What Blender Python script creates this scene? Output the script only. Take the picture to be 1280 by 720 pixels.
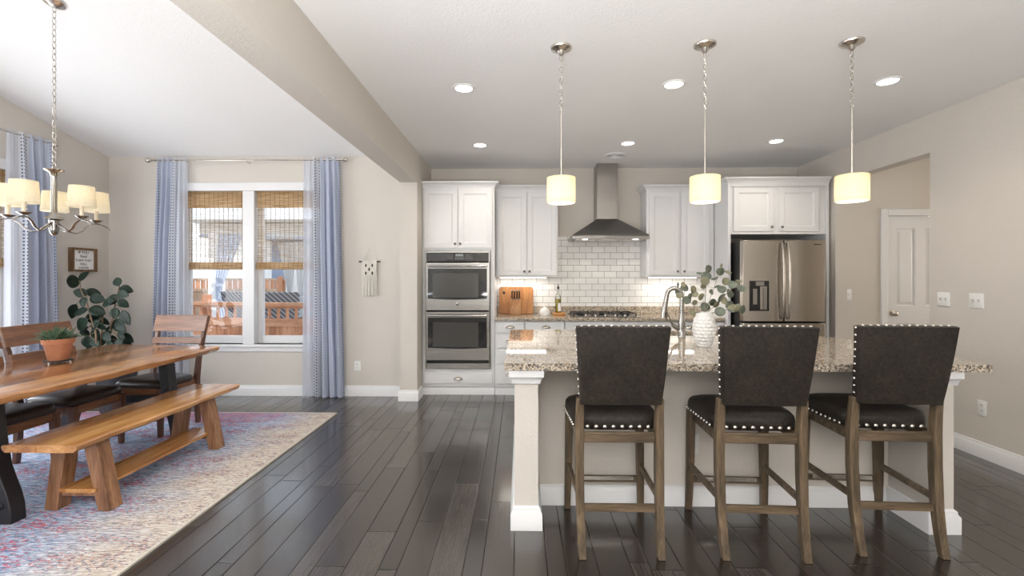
import bpy, bmesh, math, random
from math import sin, cos, pi, radians
from mathutils import Vector, Matrix

for o in list(bpy.data.objects): bpy.data.objects.remove(o)
SC = bpy.context.scene
COL = SC.collection

# ------------------------------------------------------------------ camera, world, light, exposure
FPX, PSI, CXP, CYP, CH = 580.0, radians(0.988), 640.0, 347.0, 1.38
cd = bpy.data.cameras.new('camera'); cam = bpy.data.objects.new('camera', cd); COL.objects.link(cam)
cd.sensor_width = 36; cd.sensor_fit = 'HORIZONTAL'; cd.lens = FPX / 1280 * 36
cd.shift_y = -(360 - CYP) / 1280; cd.clip_start = 0.05; cd.clip_end = 200
cam.location = (0, 0, CH); cam.rotation_euler = (pi / 2, 0, PSI)
SC.camera = cam
vs = SC.view_settings
SC.display_settings.display_device = 'sRGB'
vs.view_transform = 'Standard'; vs.look = 'None'; vs.gamma = 1; vs.use_curve_mapping = False
vs.exposure = 0.24
SKY = 1.5
wd = bpy.data.worlds.new('sky'); SC.world = wd; wd.use_nodes = True
_n = wd.node_tree.nodes; _l = wd.node_tree.links
_bg = _n['Background']; _tc = _n.new('ShaderNodeTexCoord'); _sp = _n.new('ShaderNodeSeparateXYZ'); _rp = _n.new('ShaderNodeValToRGB')
_l.new(_tc.outputs['Generated'], _sp.inputs[0]); _l.new(_sp.outputs['Z'], _rp.inputs['Fac']); _l.new(_rp.outputs['Color'], _bg.inputs['Color'])
_rp.color_ramp.elements[0].position = 0.0; _rp.color_ramp.elements[0].color = (.93, .96, 1, 1)
_rp.color_ramp.elements[1].position = 0.8; _rp.color_ramp.elements[1].color = (.62, .79, 1, 1)
_bg.inputs['Strength'].default_value = SKY

def light(kind, name, loc, power, color=(1, 1, 1), size=None, size_y=None, rot=(0, 0, 0), radius=None):
    d = bpy.data.lights.new(name, kind); d.energy = power; d.color = color
    if kind == 'AREA':
        d.shape = 'RECTANGLE'; d.size = size; d.size_y = size_y
    if radius is not None: d.shadow_soft_size = radius
    o = bpy.data.objects.new(name, d); COL.objects.link(o); o.location = loc; o.rotation_euler = rot
    return o
sun = light('SUN', 'sun', (8, 2, 9), 2.2, (1, .95, .88)); sun.data.angle = radians(1.5)
sun.rotation_euler = Vector((-.75, .42, -.62)).to_track_quat('-Z', 'Y').to_euler()
# added fill lamps before the windowless rear wall; then daylight at the side window
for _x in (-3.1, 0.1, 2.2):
    light('AREA', 'rear_wall_fill', (_x, -3.42, 1.35), 6, (.95, .975, 1), 1.7, 2.1, (pi / 2, 0, 0))
light('AREA', 'side_daylight_fill', (-4.80, 3.4, 1.35), 45, (.92, .96, 1), 1.6, 1.5, (0, -pi / 2, 0))
light('AREA', 'side_daylight_fill', (-4.80, -.6, 1.45), 60, (.92, .96, 1), 1.8, 1.9, (0, -pi / 2, 0))  # added fill lamp, the left wall has no window here
# unseen fill lamps added behind the camera, facing up to bounce off the ceilings
light('AREA', 'ceiling_bounce_fill', (-.35, -1.2, .95), 335, (1, .985, .965), 1.2, 1.0, (radians(180), 0, 0))
light('AREA', 'ceiling_bounce_fill', (-3.0, -1.4, .95), 80, (.84, .92, 1), 1.4, 1.0, (radians(180), 0, 0))
light('AREA', 'hall_fill', (6.6, 4.4, 1.5), 30, (1, .90, .78), 1.0, 1.4, (0, pi / 2, 0))  # fill lamp added to brighten the hall, its end wall is solid

def _basis():
    return Vector((cos(PSI), sin(PSI), 0)), Vector((-sin(PSI), cos(PSI), 0)), Vector((0, 0, 1)), Vector((0, 0, CH))
def _ray(x, y):
    R, F, U, C0 = _basis(); return F + R * ((x - CXP) / FPX) - U * ((y - CYP) / FPX)
def atY(x, y, Y): d = _ray(x, y); return Vector((0, 0, CH)) + d * (Y / d.y)
def atZ(x, y, z): d = _ray(x, y); return Vector((0, 0, CH)) + d * ((z - CH) / d.z)
def atX(x, y, X): d = _ray(x, y); return Vector((0, 0, CH)) + d * (X / d.x)

# ------------------------------------------------------------------ node helper and materials
class NT:
    def __init__(s, name):
        s.m = bpy.data.materials.new(name); s.m.use_nodes = True
        s.n = s.m.node_tree.nodes; s.l = s.m.node_tree.links
        s.b = s.n['Principled BSDF']; s.out = s.n['Material Output']; s._tc = None
    def new(s, t): return s.n.new(t)
    def lk(s, a, b): s.l.new(a, b)
    def val(s, inp, v):
        if isinstance(v, bpy.types.NodeSocket): s.lk(v, inp)
        else: inp.default_value = v
    def tc(s, k='Object'):
        if s._tc is None: s._tc = s.new('ShaderNodeTexCoord')
        return s._tc.outputs[k]
    def xyz(s, v):
        n = s.new('ShaderNodeSeparateXYZ'); s.lk(v, n.inputs[0]); return n.outputs[0], n.outputs[1], n.outputs[2]
    def comb(s, x, y, z=0.0):
        n = s.new('ShaderNodeCombineXYZ')
        for i, v in enumerate((x, y, z)): s.val(n.inputs[i], v)
        return n.outputs[0]
    def m_(s, op, a, b=0.0, c=0.0):
        n = s.new('ShaderNodeMath'); n.operation = op
        s.val(n.inputs[0], a); s.val(n.inputs[1], b); s.val(n.inputs[2], c)
        return n.outputs[0]
    def scale(s, v, sc, off=(0, 0, 0)):
        n = s.new('ShaderNodeMapping'); s.lk(v, n.inputs['Vector']); n.inputs['Scale'].default_value = sc; n.inputs['Location'].default_value = off
        return n.outputs[0]
    def noise(s, v, sc, det=3, rough=.5, dist=0.0, col=False):
        n = s.new('ShaderNodeTexNoise'); s.lk(v, n.inputs['Vector']); n.inputs['Scale'].default_value = sc
        n.inputs['Detail'].default_value = det; n.inputs['Roughness'].default_value = rough; n.inputs['Distortion'].default_value = dist
        return n.outputs['Color' if col else 'Fac']
    def vor(s, v, sc, out='Color'):
        n = s.new('ShaderNodeTexVoronoi'); s.lk(v, n.inputs['Vector']); n.inputs['Scale'].default_value = sc
        return n.outputs[out]
    def white(s, v, d='2D'):
        n = s.new('ShaderNodeTexWhiteNoise'); n.noise_dimensions = d
        s.val(n.inputs['W' if d == '1D' else 'Vector'], v); return n.outputs['Value']
    def ramp(s, f, stops, const=False):
        n = s.new('ShaderNodeValToRGB'); s.val(n.inputs[0], f); cr = n.color_ramp
        if const: cr.interpolation = 'CONSTANT'
        while len(cr.elements) < len(stops): cr.elements.new(.5)
        for e, (p, c) in zip(cr.elements, stops):
            e.position = p; e.color = (*c, 1) if not isinstance(c, (int, float)) else (c, c, c, 1)
        return n.outputs[0]
    def mix(s, f, a, b, mode='MIX'):
        n = s.new('ShaderNodeMix'); n.data_type = 'RGBA'; n.blend_type = mode
        s.val(n.inputs[0], f)
        for i, v in ((6, a), (7, b)):
            if isinstance(v, tuple): v = (*v, 1) if len(v) == 3 else v
            s.val(n.inputs[i], v)
        return n.outputs[2]
    def bump(s, h, strength, dist=.01):
        n = s.new('ShaderNodeBump'); s.lk(h, n.inputs['Height']); n.inputs['Strength'].default_value = strength; n.inputs['Distance'].default_value = dist
        s.lk(n.outputs[0], s.b.inputs['Normal']); return n
    def set(s, color=None, rough=None, metal=None, **k):
        if color is not None: s.val(s.b.inputs['Base Color'], (*color, 1) if isinstance(color, tuple) and len(color) == 3 else color)
        if rough is not None: s.val(s.b.inputs['Roughness'], rough)
        if metal is not None: s.val(s.b.inputs['Metallic'], metal)
        for kk, v in k.items(): s.val(s.b.inputs[kk.replace('_', ' ')], v)
        return s.m

def plain(name, color, rough=.5, metal=0.0, bump=None, vary=.06, vscale=4.0, **k):
    t = NT(name)
    f = t.noise(t.tc(), vscale, 3)
    lo = tuple(max(0, c * (1 - vary)) for c in color); hi = tuple(c * (1 + vary) for c in color)
    t.set(t.ramp(f, [(.3, lo), (.7, hi)]), rough, metal, **k)
    if bump: t.bump(t.noise(t.tc(), bump[0], 4), bump[1], bump[2] if len(bump) > 2 else .005)
    return t.m
def emit(name, color, strength):
    t = NT(name); t.set((.9, .9, .9), .5); t.val(t.b.inputs['Emission Color'], (*color, 1)); t.val(t.b.inputs['Emission Strength'], strength); return t.m
def wood(name, dark, mid, light_, axis='Y', sc=1.0, rough=.4, plank=None, coat=0.0, two=0.0):
    t = NT(name); v = t.tc(); st = {'X': (1.2, 14, 14), 'Y': (14, 1.2, 14), 'Z': (14, 14, 1.2)}[axis]
    vv = t.scale(v, tuple(a * sc for a in st))
    f = t.noise(vv, 1.0, 5, .55, .6)
    g = t.noise(t.scale(v, tuple(a * sc * 6 for a in st)), 1.0, 3)
    f2 = t.m_('ADD', t.m_('MULTIPLY', f, .66), t.m_('MULTIPLY', g, .34))
    if plank:
        x, y, z = t.xyz(v); a = {'X': y, 'Y': x, 'Z': x}[axis]
        r = t.m_('FLOOR', t.m_('DIVIDE', a, plank)); rv = t.white(r, '1D')
        f2 = t.m_('ADD', f2, t.m_('MULTIPLY', t.m_('SUBTRACT', rv, .5), .30))
    if two: f2 = t.m_('SUBTRACT', f2, t.m_('MULTIPLY', t.m_('LESS_THAN', t.xyz(v)[0], -.02), two))
    t.set(t.ramp(f2, [(.33, dark), (.5, mid), (.66, light_)]), rough, Coat_Weight=coat, Coat_Roughness=.12)
    t.bump(g, .08, .003)
    return t.m

def wall_paint(name, c): return plain(name, c, .75, bump=(75, .35, .005), vary=.015, vscale=1.2)
M = {}
M['wall'] = wall_paint('wall_paint', (.62, .578, .525))
M['ceiling'] = wall_paint('ceiling_paint', (.87, .87, .87))
M['trim'] = plain('white_trim_paint', (.78, .78, .785), .35, vary=.01)
M['cab'] = plain('white_cabinet_paint', (.75, .75, .755), .38, vary=.012)
M['metal'] = plain('brushed_nickel', (.62, .58, .53), .26, 1.0, vary=.08, vscale=20)
M['knob'] = plain('dark_nickel_knob', (.20, .19, .18), .3, 1.0, vary=.05)
M['chrome'] = plain('polished_nickel', (.36, .345, .325), .2, 1.0, vary=.03)
M['black'] = plain('black_painted_iron', (.012, .0125, .014), .42, vary=.2)
M['blackgloss'] = plain('black_oven_glass', (.012, .012, .013), .04, vary=.1)
M['darkgap'] = plain('dark_plastic', (.008, .008, .008), .55, vary=.1)
M['white_plastic'] = plain('white_plastic', (.82, .82, .80), .35, vary=.01)
M['leather'] = None
def floor_mat():
    t = NT('dark_hardwood'); x, y, z = t.xyz(t.tc())
    P = .40; q = t.m_('DIVIDE', t.m_('ADD', x, .03), P); k = t.m_('FLOOR', q); fr = t.m_('MULTIPLY', t.m_('FRACT', q), P)
    a = t.m_('GREATER_THAN', fr, .16); b = t.m_('GREATER_THAN', fr, .25)
    row = t.m_('ADD', t.m_('MULTIPLY', k, 3), t.m_('ADD', a, b))
    d = None
    for e in (0, .16, .25, .40):
        dd = t.m_('ABSOLUTE', t.m_('SUBTRACT', fr, e)); d = dd if d is None else t.m_('MINIMUM', d, dd)
    L = 1.15; yy = t.m_('ADD', t.m_('DIVIDE', y, L), t.m_('MULTIPLY', t.white(row, '1D'), 9.3)); col = t.m_('FLOOR', yy); fy = t.m_('FRACT', yy)
    dy = t.m_('MULTIPLY', t.m_('MINIMUM', fy, t.m_('SUBTRACT', 1, fy)), L)
    d = t.m_('MINIMUM', d, dy)
    idv = t.white(t.comb(row, col), '2D')
    gap = t.m_('LESS_THAN', d, .0015)
    st = t.noise(t.scale(t.tc(), (70, 2.2, 1)), 1.0, 3, .55)
    base = t.ramp(idv, [(0, (.014, .0105, .0085)), (.5, (.026, .0205, .017)), (1, (.052, .042, .035))])
    c = t.mix(t.m_('MULTIPLY', st, .22), base, (.07, .058, .05))
    c = t.mix(gap, c, (.006, .005, .004))
    hs = t.noise(t.scale(t.tc(), (5, 26, 1)), 1.0, 2); mask = t.m_('GREATER_THAN', idv, .45)
    h = t.m_('ADD', t.m_('MULTIPLY', st, .03), t.m_('MULTIPLY', t.m_('MULTIPLY', hs, mask), .22))
    bev = t.m_('MULTIPLY', t.m_('MINIMUM', t.m_('DIVIDE', d, .006), 1.0), 1.0)
    ng = t.m_('SUBTRACT', 1.0, gap)
    t.set(c, t.m_('ADD', t.m_('ADD', .18, t.m_('MULTIPLY', idv, .08)), t.m_('MULTIPLY', st, .06)), Specular_IOR_Level=t.m_('MULTIPLY', ng, .8), Coat_Weight=t.m_('MULTIPLY', ng, .5), Coat_Roughness=.12)
    t.bump(t.m_('ADD', h, bev), .32, .004)
    return t.m
M['floor'] = floor_mat()
def granite():
    t = NT('speckled_granite'); v = t.tc()
    vd = t.new('ShaderNodeVectorMath'); vd.operation = 'ADD'; t.lk(v, vd.inputs[0])
    nz = t.noise(v, 60, 2, col=True); sc = t.new('ShaderNodeVectorMath'); sc.operation = 'SCALE'; t.lk(nz, sc.inputs[0]); sc.inputs['Scale'].default_value = .012
    t.lk(sc.outputs[0], vd.inputs[1])
    a = t.xyz(t.vor(vd.outputs[0], 135))[0]; b = t.xyz(t.vor(vd.outputs[0], 240))[1]
    c1 = t.ramp(a, [(0, (.012, .011, .011)), (.22, (.10, .09, .085)), (.34, (.38, .30, .215)), (.54, (.64, .51, .36)), (.82, (.80, .73, .63))], True)
    c2 = t.ramp(b, [(0, (.015, .013, .013)), (.2, (.26, .22, .19)), (.5, (.55, .47, .38)), (.8, (.68, .62, .54))], True)
    t.set(t.mix(.38, c1, c2), .035, Coat_Weight=.15, Coat_Roughness=.02)
    return t.m
M['granite'] = granite()
def tile():
    t = NT('white_subway_tile'); x, y, z = t.xyz(t.tc())
    Hh, W = .0807, .158
    r = t.m_('DIVIDE', t.m_('SUBTRACT', z, 1.378), Hh); row = t.m_('FLOOR', r); fz = t.m_('MULTIPLY', t.m_('FRACT', r), Hh)
    odd = t.m_('FLOORED_MODULO', row, 2.0)
    q = t.m_('ADD', t.m_('DIVIDE', t.m_('SUBTRACT', x, 1.005), W), t.m_('MULTIPLY', t.m_('SUBTRACT', 1.0, odd), .5))
    fx = t.m_('MULTIPLY', t.m_('FRACT', q), W); cx = t.m_('FLOOR', q)
    d = t.m_('MINIMUM', t.m_('MINIMUM', fx, t.m_('SUBTRACT', W, fx)), t.m_('MINIMUM', fz, t.m_('SUBTRACT', Hh, fz)))
    g = t.m_('LESS_THAN', d, .0022)
    idv = t.white(t.comb(cx, row), '2D')
    t.set(t.mix(g, t.ramp(idv, [(0, (.80, .79, .77)), (1, (.88, .87, .85))]), (.20, .19, .18)), t.m_('ADD', .12, t.m_('MULTIPLY', g, .6)))
    t.bump(t.m_('MINIMUM', t.m_('DIVIDE', d, .006), 1.0), .35, .003)
    return t.m
M['tile'] = tile()
def steel(name, axis='X', base=(.27, .262, .25), rough=.25):
    t = NT(name); s = {'X': (1, 60, 200), 'Z': (200, 200, 1)}[axis]
    f = t.noise(t.scale(t.tc(), s), 1.0, 2)
    t.set(tuple(base), t.m_('ADD', rough - .04, t.m_('MULTIPLY', f, .1)), 1.0)
    t.bump(f, .02, .001); return t.m
M['steel'] = steel('brushed_stainless', 'X')
M['steelv'] = steel('brushed_stainless_upright', 'Z', (.44, .405, .365), .22)
M['table'] = wood('acacia_table_wood', (.16, .060, .020), (.37, .165, .062), (.56, .29, .125), 'Y', .9, .17, .17, .3)
M['bench'] = wood('honey_bench_wood', (.34, .145, .045), (.53, .26, .085), (.68, .38, .15), 'Y', .9, .24, None, .25, .15)
M['benchleg'] = wood('walnut_bench_leg_wood', (.13, .058, .026), (.26, .125, .06), (.42, .23, .125), 'Z', 1.2, .42)
M['chair'] = wood('brown_chair_wood', (.10, .040, .018), (.19, .080, .036), (.29, .135, .066), 'X', 1.0, .33)
M['chairleg'] = wood('brown_chair_leg_wood', (.07, .028, .014), (.13, .055, .027), (.20, .09, .045), 'Z', 1.0, .38)
M['stoolwood'] = wood('weathered_stool_wood', (.034, .023, .013), (.098, .067, .038), (.195, .135, .080), 'Z', 2.0, .5)
M['stoolrail'] = wood('weathered_stool_rail_wood', (.034, .023, .013), (.098, .067, .038), (.195, .135, .080), 'X', 2.0, .5)
def leather(name, a, b, rough):
    t = NT(name); f = t.noise(t.tc(), 62, 6, .7); g = t.noise(t.tc(), 7, 3)
    h = t.m_('ADD', t.m_('MULTIPLY', f, .75), t.m_('MULTIPLY', g, .25))
    t.set(t.ramp(h, [(.36, a), (.64, b)]), rough, Specular_IOR_Level=.35); t.bump(t.noise(t.tc(), 220, 3), .12, .002); return t.m
M['leather'] = leather('dark_brown_leather', (.007, .0052, .0042), (.036, .028, .021), .55)
M['seatleather'] = leather('brown_seat_leather', (.030, .020, .016), (.062, .044, .037), .33)
M['nail'] = plain('pewter_nailhead', (.74, .70, .64), .22, 1.0, vary=.05)
M['terracotta'] = plain('terracotta', (.46, .19, .10), .75, vary=.12, vscale=14, bump=(60, .1))
M['succ'] = plain('succulent_green', (.085, .15, .085), .45, vary=.35, vscale=25)
M['rubber'] = plain('rubber_leaf_green', (.008, .020, .011), .5, Specular_IOR_Level=.3, vary=.35, vscale=9)
M['stem'] = plain('brown_stem', (.16, .10, .055), .6, vary=.2)
M['charpot'] = plain('charcoal_pot', (.045, .046, .05), .5, vary=.1)
M['soil'] = plain('potting_soil', (.03, .02, .015), .9, vary=.3, vscale=40)
M['euc'] = plain('eucalyptus_green', (.115, .135, .10), .5, vary=.45, vscale=14)
M['eucy'] = plain('eucalyptus_olive', (.215, .205, .125), .5, vary=.35, vscale=14)
M['eucstem'] = plain('eucalyptus_stem', (.24, .22, .17), .6, vary=.1)
M['ceramic'] = plain('white_ceramic', (.78, .77, .75), .4, vary=.02)
M['paper'] = plain('white_paper', (.85, .84, .82), .8, vary=.01)
M['ink'] = plain('black_ink', (.02, .02, .02), .7, vary=.1)
M['signwood'] = wood('sign_frame_wood', (.09, .045, .02), (.17, .09, .042), (.27, .16, .08), 'Z', 1.5, .55)
M['boardwood'] = wood('cutting_board_wood', (.17, .062, .014), (.29, .115, .027), (.40, .18, .05), 'Z', 1.2, .45)
M['blockwood'] = wood('knife_block_wood', (.24, .10, .03), (.36, .17, .06), (.46, .24, .10), 'Z', 1.2, .4)
M['cotton'] = plain('cream_cotton', (.74, .70, .63), .9, vary=.08, vscale=60, bump=(160, .3))
M['oil'] = plain('olive_oil', (.42, .33, .03), .1, vary=.05)
M['amber'] = plain('amber_wood', (.55, .24, .06), .4, vary=.1)
def glass(name, tint=(1, 1, 1), refl=.08):
    t = NT(name); t.n.remove(t.b)
    tr = t.new('ShaderNodeBsdfTransparent'); tr.inputs[0].default_value = (*tint, 1)
    gl = t.new('ShaderNodeBsdfGlossy'); gl.inputs['Roughness'].default_value = .02
    fr = t.new('ShaderNodeFresnel'); fr.inputs[0].default_value = 1.45
    mx = t.new('ShaderNodeMixShader'); t.lk(t.m_('MULTIPLY', fr.outputs[0], refl / .08), mx.inputs[0]); t.lk(tr.outputs[0], mx.inputs[1]); t.lk(gl.outputs[0], mx.inputs[2])
    t.lk(mx.outputs[0], t.out.inputs[0]); return t.m
M['glass'] = glass('window_glass', refl=.04)
M['bottleglass'] = glass('bottle_glass', (.93, .95, .92), .09)
def shade_fabric():
    t = NT('lamp_shade_linen'); t.n.remove(t.b)
    f = t.noise(t.scale(t.tc(), (60, 60, 160)), 1.0, 2)
    c = t.ramp(f, [(.3, (.70, .64, .50)), (.7, (.77, .71, .57))])
    df = t.new('ShaderNodeBsdfDiffuse'); tl = t.new('ShaderNodeBsdfTranslucent'); t.lk(c, df.inputs[0]); t.lk(c, tl.inputs[0])
    mx = t.new('ShaderNodeMixShader'); mx.inputs[0].default_value = .45; t.lk(df.outputs[0], mx.inputs[1]); t.lk(tl.outputs[0], mx.inputs[2])
    t.lk(mx.outputs[0], t.out.inputs[0]); return t.m
M['shade'] = shade_fabric()
M['diffuser'] = emit('lamp_diffuser', (1, .95, .86), 1.2)
M['bulb'] = emit('lit_bulb', (1, .82, .55), 3.0)
M['led'] = emit('downlight_lens', (1, .93, .84), 9.0)
M['strip'] = emit('undercabinet_led', (1, .95, .87), 3.2)
M['candle'] = plain('candle_sleeve', (.75, .66, .52), .5, vary=.03)
def curtain_mat():
    t = NT('blue_curtain'); u, v, _ = t.xyz(t.tc('UV')); t.n.remove(t.b)
    base = t.ramp(t.noise(t.scale(t.tc('UV'), (400, 90, 1)), 1.0, 2), [(.3, (.54, .59, .72)), (.7, (.61, .66, .78))])
    def between(a, b): return t.m_('MULTIPLY', t.m_('GREATER_THAN', u, a), t.m_('LESS_THAN', u, b))
    band = t.m_('ADD', between(.545, .60), between(.64, .73)); edge = between(.012, .05)
    rows = t.m_('GREATER_THAN', t.m_('FRACT', t.m_('MULTIPLY', v, 84)), .52)
    cols = t.m_('GREATER_THAN', t.m_('FRACT', t.m_('MULTIPLY', u, 36)), .5)
    pat = t.m_('MULTIPLY', t.m_('MAXIMUM', band, edge), t.m_('MULTIPLY', rows, cols))
    white = between(.52, .76)
    c = t.mix(white, base, (.74, .77, .84)); c = t.mix(t.m_('GREATER_THAN', u, .76), c, (.74, .78, .87)); c = t.mix(pat, c, (.13, .14, .19))
    df = t.new('ShaderNodeBsdfDiffuse'); tl = t.new('ShaderNodeBsdfTranslucent'); tr = t.new('ShaderNodeBsdfTransparent')
    t.lk(c, df.inputs[0]); t.lk(c, tl.inputs[0])
    m1 = t.new('ShaderNodeMixShader'); m1.inputs[0].default_value = .35; t.lk(df.outputs[0], m1.inputs[1]); t.lk(tl.outputs[0], m1.inputs[2])
    al = t.m_('MULTIPLY', t.m_('ADD', t.m_('MULTIPLY', t.m_('GREATER_THAN', u, .76), .34), t.m_('MULTIPLY', white, .12)), t.m_('SUBTRACT', 1.0, pat))
    m2 = t.new('ShaderNodeMixShader'); t.lk(al, m2.inputs[0]); t.lk(m1.outputs[0], m2.inputs[1]); t.lk(tr.outputs[0], m2.inputs[2])
    t.lk(m2.outputs[0], t.out.inputs[0]); return t.m
M['curtain'] = curtain_mat()
def reed(name, axis, alpha):
    t = NT(name); x, y, z = t.xyz(t.tc()); t.n.remove(t.b); h = x if axis == 'X' else y
    hv = t.comb(h, z, 0.0)
    f = t.noise(t.scale(hv, (4, 120, 1)), 1.0, 4, .75)
    fine = t.noise(t.scale(hv, (3.0, 95, 1)), 1.0, 4, .7)
    c = t.ramp(f, [(.36, (.44, .26, .115)), (.5, (.73, .53, .31)), (.62, (.88, .75, .54))])
    string = t.m_('LESS_THAN', t.m_('FRACT', t.m_('DIVIDE', h, .055)), .09)
    c = t.mix(string, c, (.32, .25, .17))
    df = t.new('ShaderNodeBsdfDiffuse'); tl = t.new('ShaderNodeBsdfTranslucent'); tr = t.new('ShaderNodeBsdfTransparent')
    t.lk(c, df.inputs[0]); t.lk(c, tl.inputs[0])
    m1 = t.new('ShaderNodeMixShader'); m1.inputs[0].default_value = .6; t.lk(df.outputs[0], m1.inputs[1]); t.lk(tl.outputs[0], m1.inputs[2])
    m2 = t.new('ShaderNodeMixShader')
    a = t.ramp(fine, [(.38, alpha + .18), (.62, max(0, alpha - .22))])
    t.lk(t.m_('MULTIPLY', a, t.m_('SUBTRACT', 1.0, t.m_('MULTIPLY', string, .8))), m2.inputs[0]); t.lk(m1.outputs[0], m2.inputs[1]); t.lk(tr.outputs[0], m2.inputs[2])
    t.lk(m2.outputs[0], t.out.inputs[0]); return t.m
M['reedX'] = reed('woven_reed_sheer', 'X', .86); M['reedXd'] = reed('woven_reed_dense', 'X', .02)
M['reedY'] = reed('woven_reed_sheer_side', 'Y', .86); M['reedYd'] = reed('woven_reed_dense_side', 'Y', .02)
def rug_mat():
    t = NT('distressed_woven_rug'); v = t.tc(); x, y, z = t.xyz(v)
    thr = t.noise(t.scale(v, (13, 85, 1)), 1.0, 5, .7)
    f1 = t.noise(t.scale(v, (1.6, 3.0, 1)), 1.0, 4, .6)
    f2 = t.noise(t.scale(v, (34, 75, 1), (5, 2, 0)), 1.0, 3, .6)
    f3 = t.noise(t.scale(v, (3.2, 7, 1), (9, 4, 0)), 1.0, 4, .65)
    f4 = t.noise(t.scale(v, (40, 80, 1), (1, 8, 0)), 1.0, 3, .6)
    cream = t.ramp(thr, [(.34, (.27, .205, .15)), (.47, (.54, .465, .39)), (.6, (.74, .69, .63))])
    blue = t.ramp(thr, [(.34, (.06, .12, .30)), (.48, (.30, .41, .60)), (.62, (.70, .73, .79))])
    inner = t.ramp(t.m_('ADD', t.m_('MULTIPLY', x, -.9), t.m_('ADD', -2.0, t.m_('MULTIPLY', f1, .9))), [(.30, 0.0), (.75, 1.0)])
    c = t.mix(inner, cream, blue)
    red = t.m_('GREATER_THAN', t.m_('ADD', f2, t.m_('MULTIPLY', f3, .7)), .94); c = t.mix(t.m_('MULTIPLY', red, t.m_('ADD', .5, t.m_('MULTIPLY', inner, .4))), c, t.mix(inner, (.40, .15, .10), (.60, .10, .14)))
    far = t.ramp(t.m_('ADD', t.m_('MULTIPLY', y, 1.6), t.m_('ADD', -6.9, t.m_('MULTIPLY', f3, 1.0))), [(.45, 0.0), (.75, 1.0)])
    farx = t.ramp(t.m_('ADD', t.m_('MULTIPLY', x, -1.4), t.m_('ADD', -3.4, f1)), [(.3, 0.0), (.8, 1.0)])
    pk = t.m_('MULTIPLY', t.m_('MULTIPLY', far, farx), t.m_('GREATER_THAN', thr, .47)); c = t.mix(t.m_('MULTIPLY', pk, .7), c, (.55, .13, .17))
    dk = t.m_('GREATER_THAN', t.m_('ADD', f4, t.m_('MULTIPLY', f3, .35)), .765); c = t.mix(t.m_('MULTIPLY', dk, .75), c, (.10, .12, .20))
    t.set(c, .95); t.bump(t.noise(v, 260, 2), .5, .004); return t.m
M['rug'] = rug_mat()
M['rugedge'] = plain('rug_binding', (.58, .53, .46), .9, vary=.1, vscale=60)
M['deckwood'] = wood('orange_stained_cedar', (.40, .17, .085), (.55, .26, .14), (.68, .36, .21), 'Z', .8, .7, .12)
M['deckrail'] = wood('orange_stained_rail', (.44, .20, .10), (.60, .30, .17), (.72, .42, .26), 'X', .8, .7)
M['fence'] = wood('weathered_cedar_fence', (.30, .18, .11), (.46, .30, .20), (.60, .43, .30), 'Z', .6, .8, .14)
M['outwhite'] = plain('white_exterior_paint', (.85, .85, .84), .6, vary=.02)
M['snow'] = plain('pale_patio_concrete', (.70, .70, .69), .8, vary=.08, vscale=2)
M['ground'] = plain('dry_winter_ground', (.36, .28, .20), .95, vary=.4, vscale=1.5)
M['wicker'] = plain('grey_wicker', (.075, .08, .09), .6, vary=.3, vscale=60, bump=(90, .6, .01))
def wicker():
    t = NT('grey_diagonal_wicker'); x, y, z = t.xyz(t.tc()); q = t.m_('FRACT', t.m_('MULTIPLY', t.m_('ADD', t.m_('MULTIPLY', x, 1.0), z), 11.0))
    t.set(t.ramp(q, [(.0, (.05, .053, .06)), (.45, (.07, .074, .083)), (.55, (.26, .27, .29)), (.95, (.22, .23, .25))]), .6); return t.m
M['wickerw'] = wicker()
M['cover'] = plain('grey_table_cover', (.30, .32, .34), .7, vary=.05)
M['slate'] = plain('slate_blue_siding', (.16, .19, .26), .8, vary=.1)
M['roofing'] = plain('grey_roof_shingle', (.22, .23, .26), .9, vary=.15, vscale=8)
M['drape'] = plain('pale_blue_outdoor_fabric', (.52, .58, .70), .9, vary=.05)
M['drapew'] = plain('white_outdoor_fabric', (.82, .82, .83), .9, vary=.03)
M['house'] = plain('cream_siding', (.80, .78, .74), .8, vary=.03)

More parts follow.
